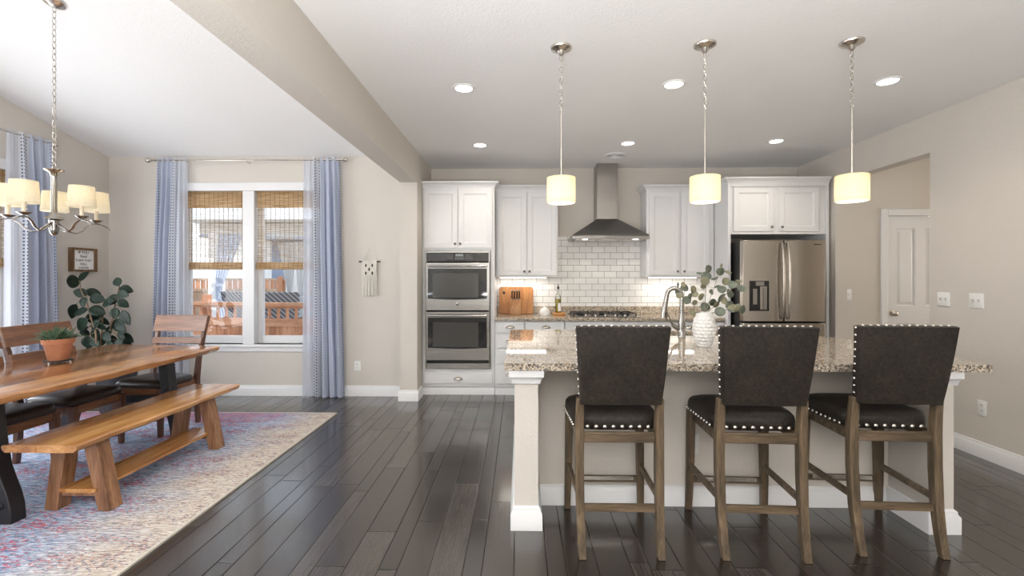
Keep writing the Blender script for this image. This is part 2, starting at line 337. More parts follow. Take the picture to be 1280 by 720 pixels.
# ------------------------------------------------------------------ mesh helpers
ORG = {}
class MB:
    def __init__(s): s.v = []; s.f = []; s.uv = {}
    def add(s, vs_, fs, T=None):
        n = len(s.v)
        s.v += [tuple(T @ Vector(p)) if T else tuple(p) for p in vs_]; s.f += [tuple(i + n for i in f) for f in fs]; return s
    def box(s, x0, x1, y0, y1, z0, z1, T=None):
        v = [(x, y, z) for z in (z0, z1) for y in (y0, y1) for x in (x0, x1)]
        return s.add(v, [(0, 2, 3, 1), (4, 5, 7, 6), (0, 1, 5, 4), (2, 6, 7, 3), (0, 4, 6, 2), (1, 3, 7, 5)], T)
    def prism(s, poly, axis, a, b, T=None):
        m = {'X': lambda p, q, t: (t, p, q), 'Y': lambda p, q, t: (p, t, q), 'Z': lambda p, q, t: (p, q, t)}[axis]
        n = len(poly); v = [m(p, q, a) for p, q in poly] + [m(p, q, b) for p, q in poly]
        return s.add(v, [tuple(range(n)), tuple(range(2 * n - 1, n - 1, -1))] + [(i, (i + 1) % n, (i + 1) % n + n, i + n) for i in range(n)], T)
    def loft(s, loops, caps=True, closed=True, T=None):
        n = len(loops[0]); v = [p for L in loops for p in L]; f = []
        for k in range(len(loops) - 1):
            for i in range(n if closed else n - 1):
                j = (i + 1) % n; f.append((k * n + i, k * n + j, (k + 1) * n + j, (k + 1) * n + i))
        if caps: f += [tuple(range(n - 1, -1, -1)), tuple((len(loops) - 1) * n + i for i in range(n))]
        return s.add(v, f, T)
    def lathe(s, prof, c=(0, 0, 0), n=24, caps=True, T=None):
        return s.loft([[(c[0] + r * cos(2 * pi * i / n), c[1] + r * sin(2 * pi * i / n), c[2] + z) for i in range(n)] for r, z in prof], caps, True, T)
    def cyl(s, p, q, r0, r1=None, n=14):
        return s.tube([p, q], [r0, r0 if r1 is None else r1], n)
    def tube(s, pts, r, n=8, caps=True, flat=None):
        pts = [Vector(p) for p in pts]; R = r if isinstance(r, (list, tuple)) else [r] * len(pts)
        loops = []; ref = None
        for i, p in enumerate(pts):
            t = (pts[min(i + 1, len(pts) - 1)] - pts[max(i - 1, 0)]).normalized()
            if ref is None: ref = Vector((0, 0, 1)) if abs(t.z) < .9 else Vector((1, 0, 0))
            a = (ref - t * ref.dot(t)).normalized(); ref = a; b = t.cross(a)
            loops.append([tuple(p + a * (R[i] * (flat or 1) * cos(2 * pi * k / n)) + b * (R[i] * sin(2 * pi * k / n))) for k in range(n)])
        return s.loft(loops, caps)
    def sweep(s, pts, sizes):                      # upright bar with a square section
        return s.loft([[(x - a / 2, y - b / 2, z), (x + a / 2, y - b / 2, z), (x + a / 2, y + b / 2, z), (x - a / 2, y + b / 2, z)] for (x, y, z), (a, b) in zip(pts, sizes)])
    def grid(s, fn, nu, nv, uv=True):
        n0 = len(s.v)
        for j in range(nv + 1):
            for i in range(nu + 1):
                s.uv[len(s.v)] = (i / nu, j / nv); s.v.append(tuple(fn(i / nu, j / nv)))
        for j in range(nv):
            for i in range(nu):
                a = n0 + j * (nu + 1) + i; s.f.append((a, a + 1, a + nu + 2, a + nu + 1))
        return s
    def sphere(s, c, r, n=10, m=6, sz=(1, 1, 1)):
        return s.loft([[(c[0] + sz[0] * r * sin(pi * j / m) * cos(2 * pi * i / n), c[1] + sz[1] * r * sin(pi * j / m) * sin(2 * pi * i / n), c[2] - sz[2] * r * cos(pi * j / m)) for i in range(n)] for j in [.02] + list(range(1, m)) + [m - .02]])
    def torus(s, c, R, r, ax='Z', n=20, m=8, a0=0, a1=2 * pi):
        L = []
        for i in range(n + (0 if abs(a1 - a0 - 2 * pi) < 1e-6 else 1)):
            a = a0 + (a1 - a0) * i / n; ring = []
            for k in range(m):
                b = 2 * pi * k / m; q = R + r * cos(b); p = (q * cos(a), q * sin(a), r * sin(b))
                p = {'Z': p, 'Y': (p[0], p[2], p[1]), 'X': (p[2], p[0], p[1])}[ax]; ring.append(tuple(c[t] + p[t] for t in range(3)))
            L.append(ring)
        if abs(a1 - a0 - 2 * pi) < 1e-6: return s.loft(L + [L[0]], False)
        return s.loft(L)
    def build(s, name, mat, parent=None, org=None, bevel=0.0, seg=2, sharp=35, subsurf=0, solid=0.0, flat=False):
        """parent given: vertices are world coordinates unless parent is in LOCAL."""
        o_ = Vector((0, 0, 0))
        if parent is not None: o_ = ORG.get(parent.name, Vector((0, 0, 0)))
        elif org is not None: o_ = Vector(org)
        me = bpy.data.meshes.new(name); me.from_pydata([tuple(Vector(p) - o_) for p in s.v], [], s.f)
        if s.uv:
            ul = me.uv_layers.new(name='UVMap')
            for lp in me.loops: ul.data[lp.index].uv = s.uv.get(lp.vertex_index, (0, 0))
        bm = bmesh.new(); bm.from_mesh(me)
        if not s.uv: bmesh.ops.recalc_face_normals(bm, faces=bm.faces)
        bm.to_mesh(me); bm.free()
        me.materials.append(mat)
        if not flat:
            me.polygons.foreach_set('use_smooth', [True] * len(me.polygons)); me.set_sharp_from_angle(angle=radians(sharp))
        ob = bpy.data.objects.new(name, me); COL.objects.link(ob)
        if parent is not None: ob.parent = parent; ORG[ob.name] = o_.copy()
        else: ob.location = o_; ORG[ob.name] = o_.copy()
        if bevel:
            b = ob.modifiers.new('bevel', 'BEVEL'); b.width = bevel; b.segments = seg; b.limit_method = 'ANGLE'; b.angle_limit = radians(40)
        if solid:
            b = ob.modifiers.new('solid', 'SOLIDIFY'); b.thickness = solid; b.offset = 0
        if subsurf:
            b = ob.modifiers.new('sub', 'SUBSURF'); b.levels = subsurf; b.render_levels = subsurf
        return ob

def thing(name, label, cat, loc=(0, 0, 0), rotz=0.0, group=None, local=False):
    o = bpy.data.objects.new(name, None); COL.objects.link(o); o.location = loc; o.rotation_euler = (0, 0, rotz)
    o.empty_display_size = .1; ORG[o.name] = Vector((0, 0, 0)) if local else Vector(loc)
    o['label'] = label; o['category'] = cat
    if group: o['group'] = group
    return o
def tag(o, label, cat, group=None, kind=None):
    o['label'] = label; o['category'] = cat
    if group: o['group'] = group
    if kind: o['kind'] = kind
    return o
def struct(o): o['kind'] = 'structure'; return o
def dup(root, loc, rotz, label, group=None):
    r = root.copy(); COL.objects.link(r); r.location = loc; r.rotation_euler = (0, 0, rotz); r['label'] = label
    if group: r['group'] = group
    def rec(src, dst):
        for ch in list(src.children):
            c = ch.copy(); COL.objects.link(c); c.parent = dst; rec(ch, c)
    rec(root, r); return r
def text(body, size, mat, parent, name, T, extrude=.0006, sx=1.0):
    cu = bpy.data.curves.new('t', 'FONT'); cu.body = body; cu.size = size; cu.align_x = 'CENTER'; cu.align_y = 'CENTER'; cu.extrude = extrude; cu.resolution_u = 3
    o = bpy.data.objects.new('t', cu); COL.objects.link(o); bpy.context.view_layer.update()
    me = bpy.data.meshes.new_from_object(o.evaluated_get(bpy.context.evaluated_depsgraph_get()))
    mb = MB(); mb.add([(v.co.x * sx, v.co.y, v.co.z) for v in me.vertices], [tuple(p.vertices) for p in me.polygons], T)
    bpy.data.objects.remove(o); bpy.data.curves.remove(cu); bpy.data.meshes.remove(me)
    return mb.build(name, mat, parent, flat=True)
def wobble(rng, lo, hi, n): return [rng.uniform(lo, hi) for _ in range(n)]

# ------------------------------------------------------------------ the room
XL, XR, YR = -4.84, 3.54, -3.5           # left wall, right wall, rear wall
YD, YK, ZC = 5.38, 6.0, 2.79             # dining back wall, kitchen back wall, kitchen ceiling
SL = .239; RIDGE = 1.0
def zv(y): return 2.795 + SL * (YD - y) if y > RIDGE else 2.795 + SL * (YD - RIDGE) - SL * (RIDGE - y)
BX0, BX1, BZ = -1.345, -1.15, 2.445      # beam between dining and kitchen
struct(MB().box(XL - .2, 7, YR - .2, 6.3, -.12, 0).build('floor', M['floor']))
struct(MB().box(BX0 + .02, XR, YR, YK + .15, ZC, ZC + .15).build('ceiling', M['ceiling']))
cv = MB(); cv.prism([(YD + .3, zv(YD + .3)), (RIDGE, zv(RIDGE)), (YR, zv(YR)), (YR, zv(YR) + .15), (RIDGE, zv(RIDGE) + .15), (YD + .3, zv(YD + .3) + .15)], 'X', XL - .15, BX0 + .08)
struct(cv.build('ceiling_dining', M['ceiling']))
struct(MB().box(BX0, BX1, YR, 5.17, BZ, ZC - .002).build('beam', M['wall']))
struct(MB().prism([(YR, ZC), (YK, ZC), (YK, ZC + .01), (RIDGE, zv(RIDGE) + .1), (YR, zv(YR) + .1)], 'X', BX0, BX0 + .12).build('wall_gable', M['wall']))
struct(MB().box(BX0, BX1, 5.17, 6.0, 0, ZC - .002).build('pillar', M['wall']))
# dining back wall with window opening
WX0, WX1, WZ0, WZ1 = -3.98, -2.22, .60, 2.395
w = MB(); y0, y1 = YD, YD + .15
w.box(XL - .15, WX0, y0, y1, 0, 2.86).box(WX1, BX0, y0, y1, 0, 2.86).box(WX0, WX1, y0, y1, 0, WZ0).box(WX0, WX1, y0, y1, WZ1, 2.86)
struct(w.build('wall_back', M['wall']))
# left wall with window opening
LY0, LY1 = 2.35, 4.36
w = MB(); x0, x1 = XL - .15, XL
for a, b in ((YR, LY0), (LY1, YD)):
    ys = sorted({a, b, RIDGE} if a < RIDGE < b else {a, b})
    w.prism([(a, 0), (b, 0)] + [(yy, zv(yy) + .05) for yy in reversed(ys)], 'X', x0, x1)
w.box(x0, x1, LY0, LY1, 0, WZ0); w.prism([(LY0, WZ1), (LY1, WZ1), (LY1, zv(LY1) + .05), (LY0, zv(LY0) + .05)], 'X', x0, x1)
struct(w.build('wall_left', M['wall']))
struct(MB().box(BX1, 5.2, YK, YK + .15, 0, ZC + .1).build('wall_kitchen', M['wall']))
OY0, OY1, OZ = 4.07, 5.27, 2.46          # hall opening in the right wall
w = MB(); w.box(XR, XR + .13, YR, OY0, 0, ZC + .1).box(XR, XR + .13, OY1, YK, 0, ZC + .1).box(XR, XR + .13, OY0, OY1, OZ, ZC + .1)
struct(w.build('wall_right', M['wall']))
w = MB(); DX0, DX1, DZ = 4.11, 4.92, 2.085
w.box(XR + .13, DX0, 5.28, 5.40, 0, ZC + .1).box(DX1, 7, 5.28, 5.40, 0, ZC + .1).box(DX0, DX1, 5.28, 5.40, DZ, ZC + .1)
struct(w.build('wall_hall_back', M['wall']))
struct(MB().box(XR + .13, 7, 3.2, 3.32, 0, ZC + .1).build('wall_hall_front', M['wall']))
struct(MB().box(6.9, 7, 3.32, 5.28, 0, ZC + .1).build('wall_hall_end', M['wall']))
struct(MB().box(XR + .13, 7, 3.2, 5.4, ZC, ZC + .1).build('ceiling_hall', M['ceiling']))
struct(MB().box(DX0 - .1, DX1 + .1, 5.9, 6.0, 0, 2.4).build('wall_closet', M['wall']))
w = MB(); w.box(XL - .15, XR + .13, YR - .15, YR, 0, 4.0)
struct(w.build('wall_rear', M['wall']))
# baseboards
BBP = [(0, 0), (-.016, 0), (-.016, .085), (-.011, .098), (-.007, .105), (-.007, .118), (0, .122)]
def bb_y(name, xa, xb, yw): return struct(MB().prism([(yw + p, z) for p, z in BBP], 'X', xa, xb).build(name, M['trim']))
def bb_x(name, ya, yb, xw, sgn): return struct(MB().prism([(xw + sgn * -p, z) for p, z in BBP], 'Y', ya, yb).build(name, M['trim']))
bb_y('baseboard_back', XL, BX0, YD); bb_x('baseboard_left', YR, YD, XL, 1)
bb_x('baseboard_right', YR, OY0 - .0, XR, -1); bb_y('baseboard_hall', XR + .13, DX0 - .09, 5.28)
bb_y('baseboard_pillar', BX0 - .016, BX1 + .016, 5.17); bb_x('baseboard_pillar_right', 5.17, 5.40, BX1, 1); bb_x('baseboard_pillar_left', 5.17, YD, BX0, -1)

# windows
def window_back():
    r = struct(bpy.data.objects.new('window_1', None)); COL.objects.link(r); ORG[r.name] = Vector((0, 0, 0))
    f = MB(); ya, yb = YD - .02, YD + .0
    # casing
    f.box(WX0 - .085, WX1 + .085, ya, YD, WZ1, WZ1 + .095); f.box(WX0 - .085, WX0, ya, YD, WZ0 - .02, WZ1); f.box(WX1, WX1 + .085, ya, YD, WZ0 - .02, WZ1)
    f.build('casing', M['trim'], r, bevel=.003)
    s = MB(); s.box(WX0 - .10, WX1 + .10, YD - .04, YD + .10, WZ0 - .03, WZ0); s.box(WX0 - .085, WX1 + .085, YD - .018, YD, WZ0 - .085, WZ0 - .03)
    s.build('sill', M['trim'], r, bevel=.004)
    mx = -3.175; MB().box(mx - .068, mx + .068, YD - .012, YD + .14, WZ0, WZ1).build('mullion', M['trim'], r, bevel=.004)
    for a, b in ((WX0, mx - .068), (mx + .068, WX1)):
        q = MB(); yy0, yy1 = YD + .075, YD + .125; d = .055; zm = 1.50
        q.box(a, a + d, yy0, yy1, WZ0, WZ1).box(b - d, b, yy0, yy1, WZ0, WZ1).box(a + d, b - d, yy0, yy1, WZ0, WZ0 + .09).box(a + d, b - d, yy0, yy1, WZ1 - d, WZ1).box(a + d, b - d, yy0, yy1, zm, zm + .045)
        sh = q.build('sash', M['trim'], r, bevel=.003)
        MB().box(a + d, b - d, YD + .095, YD + .099, WZ0 + .09, WZ1 - d).build('pane', M['glass'], sh, flat=True)
def window_left():
    r = struct(bpy.data.objects.new('window_2', None)); COL.objects.link(r); ORG[r.name] = Vector((0, 0, 0))
    f = MB(); xa = XL + .02
    f.box(XL, xa, LY0 - .085, LY1 + .085, WZ1, WZ1 + .095).box(XL, xa, LY0 - .085, LY0, WZ0 - .02, WZ1).box(XL, xa, LY1, LY1 + .085, WZ0 - .02, WZ1)
    f.build('casing', M['trim'], r, bevel=.003)
    MB().box(XL - .1, XL + .04, LY0 - .1, LY1 + .1, WZ0 - .03, WZ0).build('sill', M['trim'], r, bevel=.004)
    my = (LY0 + LY1) / 2; MB().box(XL - .14, XL + .012, my - .06, my + .06, WZ0, WZ1).build('mullion', M['trim'], r, bevel=.004)
    for a, b in ((LY0, my - .06), (my + .06, LY1)):
        q = MB(); d = .055; x0_, x1_ = XL - .125, XL - .075
        q.box(x0_, x1_, a, a + d, WZ0, WZ1).box(x0_, x1_, b - d, b, WZ0, WZ1).box(x0_, x1_, a + d, b - d, WZ0, WZ0 + .09).box(x0_, x1_, a + d, b - d, WZ1 - d, WZ1).box(x0_, x1_, a + d, b - d, 1.5, 1.545)
        sh = q.build('sash', M['trim'], r, bevel=.003)
        MB().box(XL - .099, XL - .095, a + d, b - d, WZ0 + .09, WZ1 - d).build('pane', M['glass'], sh, flat=True)
window_back(); window_left()

# hall door (structure): casing, two-panel slab, knob
def hall_door():
    r = struct(bpy.data.objects.new('door_1', None)); COL.objects.link(r); ORG[r.name] = Vector((0, 0, 0))
    c = MB(); yw = 5.28
    c.box(DX0 - .065, DX0 + .012, yw - .018, yw, 0, DZ + .065).box(DX1 - .012, DX1 + .065, yw - .018, yw, 0, DZ + .065).box(DX0 + .012, DX1 - .012, yw - .018, yw, DZ - .012, DZ + .065)
    c.build('casing', M['trim'], r, bevel=.006)
    a, b = DX0 + .016, DX1 - .016; yf = yw + .03; s = MB()
    cols = ((a + .115, (a + b) / 2 - .055), ((a + b) / 2 + .055, b - .115)); rows = ((.25, .86), (1.06, DZ - .15))
    xs = [a, cols[0][0], cols[0][1], cols[1][0], cols[1][1], b]; zs = [.012, rows[0][0], rows[0][1], rows[1][0], rows[1][1], DZ - .016]
    for i in range(5):
        for j in range(5):
            if i in (1, 3) and j in (1, 3): continue
            s.box(xs[i], xs[i + 1], yf, yf + .035, zs[j], zs[j + 1])
    for (p, q) in cols:
        for (u, v) in rows:
            L = lambda d, y: [(p + d, y, u + d), (q - d, y, u + d), (q - d, y, v - d), (p + d, y, v - d)]
            s.loft([L(0, yf), L(.010, yf + .014), L(.024, yf + .014), L(.044, yf + .004)], False); s.add(L(.044, yf + .004), [(0, 1, 2, 3)])
    s.build('door_slab', M['trim'], r)
    k = MB(); kx, kz = a + .072, .975
    k.loft([[(kx + rr * cos(t), yf - d, kz + rr * sin(t)) for t in [2 * pi * i / 16 for i in range(16)]] for rr, d in ((.032, 0), (.032, .006), (.012, .010), (.012, .03), (.026, .038), (.030, .052), (.022, .064), (.004, .068))])
    k.build('door_knob', M['metal'], r)
hall_door()

# ------------------------------------------------------------------ kitchen cabinets
def shaker(mb, x0, x1, z0, z1, yf, fw=.058, t=.02):
    """Door or drawer front with a recessed panel and an inner bead, its face at yf towards -Y."""
    L = lambda d, y: [(x0 + d, y, z0 + d), (x1 - d, y, z0 + d), (x1 - d, y, z1 - d), (x0 + d, y, z1 - d)]
    mb.loft([L(0, yf + t), L(0, yf + .003), L(.003, yf), L(fw, yf), L(fw + .007, yf + .007), L(fw + .013, yf + .007), L(fw + .016, yf + .010)], True)
def slab(mb, x0, x1, z0, z1, yf, t=.02):
    L = lambda d, y: [(x0 + d, y, z0 + d), (x1 - d, y, z0 + d), (x1 - d, y, z1 - d), (x0 + d, y, z1 - d)]
    mb.loft([L(0, yf + t), L(0, yf + .004), L(.004, yf)], True)
def crown(mb, x0, x1, yf, yb, z0, left=True, right=True, H=.065, O=.05):
    prof = [(0, 0), (.006, 0), (.008, H * .2), (O * .45, H * .5), (O * .85, H * .72), (O, H * .78), (O, H)]
    loops = []
    for o, z in prof: loops.append([(x0 - (o if left else 0), yb, z0 + z), (x0 - (o if left else 0), yf - o, z0 + z), (x1 + (o if right else 0), yf - o, z0 + z), (x1 + (o if right else 0), yb, z0 + z)])
    mb.loft(loops, True)
def knob(parent, x, z, yf):
    k = MB(); k.loft([[(x + r * cos(2 * pi * i / 12), yf - d, z + r * sin(2 * pi * i / 12)) for i in range(12)] for r, d in ((.006, 0), (.006, .012), (.014, .017), (.015, .024), (.010, .029), (.002, .031))])
    return k.build('knob', M['knob'], parent)
def cup_pull(parent, x, z, yf, w_=.047):
    k = MB(); loops = []
    for j in range(7):
        a = j / 6 * pi / 2; loops.append([(x + w_ * cos(t) * (1 if j == 0 else cos(a) * .98 + .02), yf - .026 * sin(a), z - .012 + .030 * sin(t) * (cos(a) * .75 + .25)) for t in [pi * i / 12 for i in range(13)]])
    k.loft(loops, False, False)
    k.tube([(x - w_ - .003, yf - .002, z - .013)] + [(x + (w_ + .003) * cos(pi - pi * i / 12), yf - .002, z - .012 + .033 * sin(pi * i / 12)) for i in range(13)], .003, 6)
    return k.build('cup_pull', M['metal'], parent, solid=.002)
# tall oven cabinet
YT = 5.42; TX0, TX1 = -1.15, -.30
t = thing('oven_cabinet', 'tall white cabinet around the double wall oven, two doors above and a drawer below', 'cabinet', (-.72, YT, 0))
c = MB(); yb = YK - .003; yf = YT + .02
c.box(TX0 + .004, TX0 + .04, yf, yb, .10, 2.44).box(TX1 - .045, TX1, yf, yb, .10, 2.44).box(TX0 + .04, TX1 - .045, yf, yb, 1.70, 2.44).box(TX0 + .04, TX1 - .045, yf, yb, .10, .308).box(TX0 + .04, TX1 - .045, yb - .02, yb, .308, 1.70)
c.box(TX0 + .004, TX1, yf + .03, yf + .05, 0, .10)
c.build('carcass', M['cab'], t, bevel=.002)
c = MB(); crown(c, TX0 + .004, TX1, yf, 5.64, 2.44, False, True); c.build('crown_moulding', M['cab'], t)
xm = (TX0 + TX1) / 2 - .003
for a, b, kx in ((TX0 + .024, xm - .004, xm - .03), (xm + .004, TX1 - .024, xm + .03)):
    d = MB(); shaker(d, a, b, 1.725, 2.42, YT); dd = d.build('cabinet_door', M['cab'], t); knob(dd, kx, 1.775, YT)
d = MB(); slab(d, TX0 + .024, TX1 - .024, .135, .262, YT); dd = d.build('drawer', M['cab'], t); cup_pull(dd, -.722, .197, YT)
c = MB().prism([(yf + .03 + p, z) for p, z in [(0, 0), (-.014, 0), (-.014, .07), (-.006, .085), (0, .09)]], 'X', TX0 + .004, TX1 - .001)
c.build('kick_board', M['trim'], t)

# double wall oven
OX0, OX1 = -1.106, -.350; t = thing('double_wall_oven', 'stainless double wall oven with black glass doors and long handles', 'oven', (-.728, YT, .308))
yo = YT - .012
MB().box(OX0 + .006, OX1 - .006, YT + .028, 5.9, .312, 1.696).build('oven_body', M['darkgap'], t)
f = MB(); f.box(OX0, OX0 + .016, yo - .004, YT + .026, .312, 1.696).box(OX1 - .016, OX1, yo - .004, YT + .026, .312, 1.696).box(OX0 + .016, OX1 - .016, yo - .004, YT + .026, 1.668, 1.696).box(OX0 + .016, OX1 - .016, yo, YT + .026, .312, .378)
f.build('trim_frame', M['steel'], t, bevel=.002)
p = MB(); p.box(OX0 + .018, OX1 - .018, yo, YT + .024, 1.568, 1.666); pn = p.build('control_panel', M['blackgloss'], t, bevel=.002)
MB().box(-.755, -.66, yo - .0012, yo, 1.628, 1.655).build('display', plain('display_grey', (.22, .24, .25), .3), pn)
for gxs in ([-.845, -.82, -.795], [-.755 + .018 * i for i in range(6)], [-.635, -.61, -.585, -.56]):
  bt = MB()
  for gx in gxs:
    for gz in ((1.645, 1.622, 1.600) if not -.77 < gx < -.65 else (1.615, 1.598)):
        bt.box(gx - .005, gx + .005, yo - .001, yo, gz - .003, gz + .003)
  bt.build('keypad_print', M.setdefault('keypad', plain('button_print_grey', (.34, .35, .36), .5)), pn)
def oven_door(z0, z1, gz0, gz1, hz, logo):
    d = MB(); x0, x1 = OX0 + .003, OX1 - .003
    nseg = 14; gx0, gx1 = OX0 + .034, OX1 - .034
    d.box(x0, x1, yo - .022, YT + .020, z0, z1); dd = d.build('oven_door', M['steel'], t, bevel=.003)
    pts = [(gx0, gz1)] + [(gx1, gz1)] + [(gx1 + (gx0 - gx1) * i / nseg, gz0 - .012 * sin(pi * i / nseg)) for i in range(nseg + 1)]
    g = MB(); g.prism(pts, 'Y', yo - .026, yo - .021); gg = g.build('oven_window', M['blackgloss'], dd)
    MB().box(gx0 + .055, gx1 - .10, yo - .0268, yo - .026, gz0 + .012, gz1 - .055).build('inner_glass', plain('oven_inner_glass', (.055, .053, .05), .12), gg)
    h = MB(); n = 12
    h.loft([[(OX0 + .036 + (OX1 - OX0 - .072) * i / n, yo - .055 - .012 * sin(pi * i / n) + .011 * cos(2 * pi * k / 10), hz + .0135 * sin(2 * pi * k / 10)) for k in range(10)] for i in range(n + 1)])
    for x in (OX0 + .055, OX1 - .055): h.box(x - .012, x + .012, yo - .052, yo - .020, hz - .009, hz + .009)
    h.build('handle', M['chrome'], dd, sharp=50)
    if logo:
        l = MB(); l.loft([[(-.728 + r * cos(2 * pi * i / 20), yo - .022 - e, 1.076 + r * sin(2 * pi * i / 20)) for i in range(20)] for r, e in ((.022, 0), (.022, .004), (.019, .006))])
        lg = l.build('round_badge', M['chrome'], dd)
        q = MB(); q.torus((-.728, yo - .0285, 1.076), .0165, .0012, 'Y', 20, 6)
        for sx in (-1, 1):
            q.tube([(-.728 + sx * .006 + .005 * cos(a) * sx, yo - .0285, 1.076 + .007 * sin(a)) for a in [pi * .25 + k * pi * .25 for k in range(7)]], .0011, 6)
        q.build('script_emblem', M['ink'], lg)
oven_door(.998, 1.553, 1.135, 1.486, 1.512, True)
oven_door(.418, .982, .563, .915, .938, False)
v = MB(); v.box(OX0 + .018, OX1 - .018, yo + .012, YT + .02, .381, .414); v.build('vent_slot', M['darkgap'], t)

# wall cabinets
YU = 5.68
def wall_cab(x0, x1, label, gap, left, right, knz=1.435):
    r = thing('wall_cabinet', label, 'cabinet', ((x0 + x1) / 2, YU, 1.38))
    c = MB(); c.box(x0, x1, YU + .02, YK - .012, 1.385, 2.445); c.build('carcass', M['cab'], r, bevel=.002)
    c = MB(); crown(c, x0, x1, YU + .02, YK - .012, 2.445, left, right); c.build('crown_moulding', M['cab'], r)
    xm = (x0 + x1) / 2
    for a, b, kx in ((x0 + gap[0], xm - gap[1], xm - gap[1] - .028), (xm + gap[1], x1 - gap[2], xm + gap[1] + .028)):
        d = MB(); shaker(d, a, b, 1.405, 2.425, YU); dd = d.build('cabinet_door', M['cab'], r); knob(dd, kx, knz + .02, YU)
    l = MB(); l.box(x0 + .05, x0 + .62, YU + .06, YU + .12, 1.372, 1.3845); l.build('under_light', M['strip'], r)
    light('AREA', 'undercabinet_glow', (x0 + .335, YU + .14, 1.366), 1.7, (1, .93, .83), .56, .05, (0, 0, 0))
    return r
wall_cab(-.296, .465, 'white two-door wall cabinet between the ovens and the hood', (.02, .004, .02), False, True)
wall_cab(1.545, 2.362, 'white two-door wall cabinet between the hood and the refrigerator', (.03, .012, .055), True, False)
# refrigerator surround
YFc = 5.33
t = thing('refrigerator_cabinet', 'white cabinet over and around the refrigerator with two short doors', 'cabinet', (2.93, YFc, 0))
c = MB(); yf = YFc
c.box(2.370, 2.402, yf, YK - .003, 0, 2.445).box(3.478, 3.51, yf, YK - .003, 0, 2.445).box(2.402, 3.478, yf + .02, YK - .003, 1.875, 2.445)
c.build('carcass', M['cab'], t, bevel=.002)
c = MB(); c.box(2.402, 3.478, yf, yf + .02, 1.875, 1.90).box(2.402, 3.478, yf, yf + .02, 2.42, 2.445); c.build('face_frame', M['cab'], t)
c = MB(); crown(c, 2.370, 3.51, yf, YK - .003, 2.445, True, False, .075); c.build('crown_moulding', M['cab'], t)
for a, b, kx in ((2.435, 2.885, 2.857), (2.945, 3.395, 2.973)):
    d = MB(); shaker(d, a, b, 1.905, 2.405, YFc - .002); dd = d.build('cabinet_door', M['cab'], t); knob(dd, kx, 1.955, YFc - .002)

# refrigerator
t = thing('refrigerator', 'stainless french door refrigerator with a water dispenser in the left door', 'refrigerator', (2.86, 5.1, 0))
FX0, FX1, FY = 2.418, 3.30, 5.075
MB().box(FX0 + .012, FX1 - .012, FY + .085, 5.9, .03, 1.775).build('body', M['darkgap'], t)
def fridge_door(name, x0, x1, z0, z1, hinge):
    n = 14; L = []
    for i in range(n + 1):
        u = i / n; x = x0 + (x1 - x0) * u; e = min(u, 1 - u)
        y = FY - .012 * sin(pi * u)
        L.append([(x, y, z0), (x, y, z1), (x, FY + .075, z1), (x, FY + .075, z0)])
    m = MB(); m.loft(L); return m.build(name, M['steelv'], t, bevel=.004)
dl = fridge_door('door', FX0, 2.852, .905, 1.785, 0); dr = fridge_door('door', 2.866, FX1, .905, 1.785, 1)
fz = fridge_door('freezer_drawer', FX0, FX1, .08, .885, 0)
for dd, x in ((dl, 2.828), (dr, 2.890)):
    h = MB(); n = 18
    h.loft([[(x + (.012) * cos(2 * pi * k / 10), FY - .022 - .036 * sin(pi * min(1, max(0, i / n))) ** .6 + .010 * sin(2 * pi * k / 10), .93 + .83 * i / n) for k in range(10)] for i in range(n + 1)])
    h.build('handle', M['steelv'], dd, sharp=50)
h = MB(); n = 18
h.loft([[(FX0 + .05 + (FX1 - FX0 - .1) * i / n, FY - .020 - .036 * sin(pi * i / n) ** .6 + .010 * sin(2 * pi * k / 10), .82 + .012 * cos(2 * pi * k / 10)) for k in range(10)] for i in range(n + 1)])
h.build('handle', M['chrome'], fz, sharp=50)
q = MB(); dx0, dx1 = 2.487, 2.688
q.box(dx0, dx1, FY - .020, FY - .008, 1.285, 1.345).box(dx0, dx0 + .012, FY - .020, FY - .008, 1.035, 1.285).box(dx1 - .012, dx1, FY - .020, FY - .008, 1.035, 1.285).box(dx0, dx1, FY - .024, FY - .008, 1.020, 1.035)
q.box(dx0 + .012, dx1 - .012, FY - .0115, FY - .0095, 1.035, 1.285)
ds = q.build('water_dispenser', M['blackgloss'], dl)
q = MB(); q.box(dx0 + .055, dx1 - .055, FY - .026, FY - .020, 1.292, 1.338).box(dx0 + .03, dx0 + .075, FY - .018, FY - .012, 1.09, 1.26).box(dx1 - .06, dx1 - .02, FY - .018, FY - .012, 1.035, 1.27); q.build('paddle', M['chrome'], ds)
text('SAMSUNG', .018, M['ink'], dr, 'lettering', Matrix.Translation((3.215, FY - .0125, 1.738)) @ Matrix.Rotation(pi / 2, 4, 'X'))

# base cabinets
YB = 5.42
def base_cab(name, label, x0, x1, fronts):
    r = thing(name, label, 'cabinet', ((x0 + x1) / 2, YB, 0)); c = MB()
    c.box(x0, x1, YB + .02, YK - .003, .10, .872).box(x0, x1, YB + .05, YB + .07, 0, .10); c.build('carcass', M['cab'], r)
    MB().prism([(YB + .05 + p, z) for p, z in [(0, 0), (-.014, 0), (-.014, .07), (-.006, .085), (0, .09)]], 'X', x0, x1).build('kick_board', M['trim'], r)
    for kind, a, b, z0, z1, pulls in fronts:
        d = MB()
        if kind == 'drawer':
            slab(d, a, b, z0, z1, YB); dd = d.build('drawer', M['cab'], r)
            for px in pulls: cup_pull(dd, px, (z0 + z1) / 2 + .002, YB)
        else:
            shaker(d, a, b, z0, z1, YB); dd = d.build('cabinet_door', M['cab'], r)
            for px in pulls: knob(dd, px, z1 - .06, YB)
base_cab('base_cabinet', 'white four-drawer base cabinet right of the ovens', -.296, .055, [('drawer', -.275, .045, z0, z1, [-.115]) for z0, z1 in ((.735, .86), (.555, .715), (.375, .535), (.135, .355))])
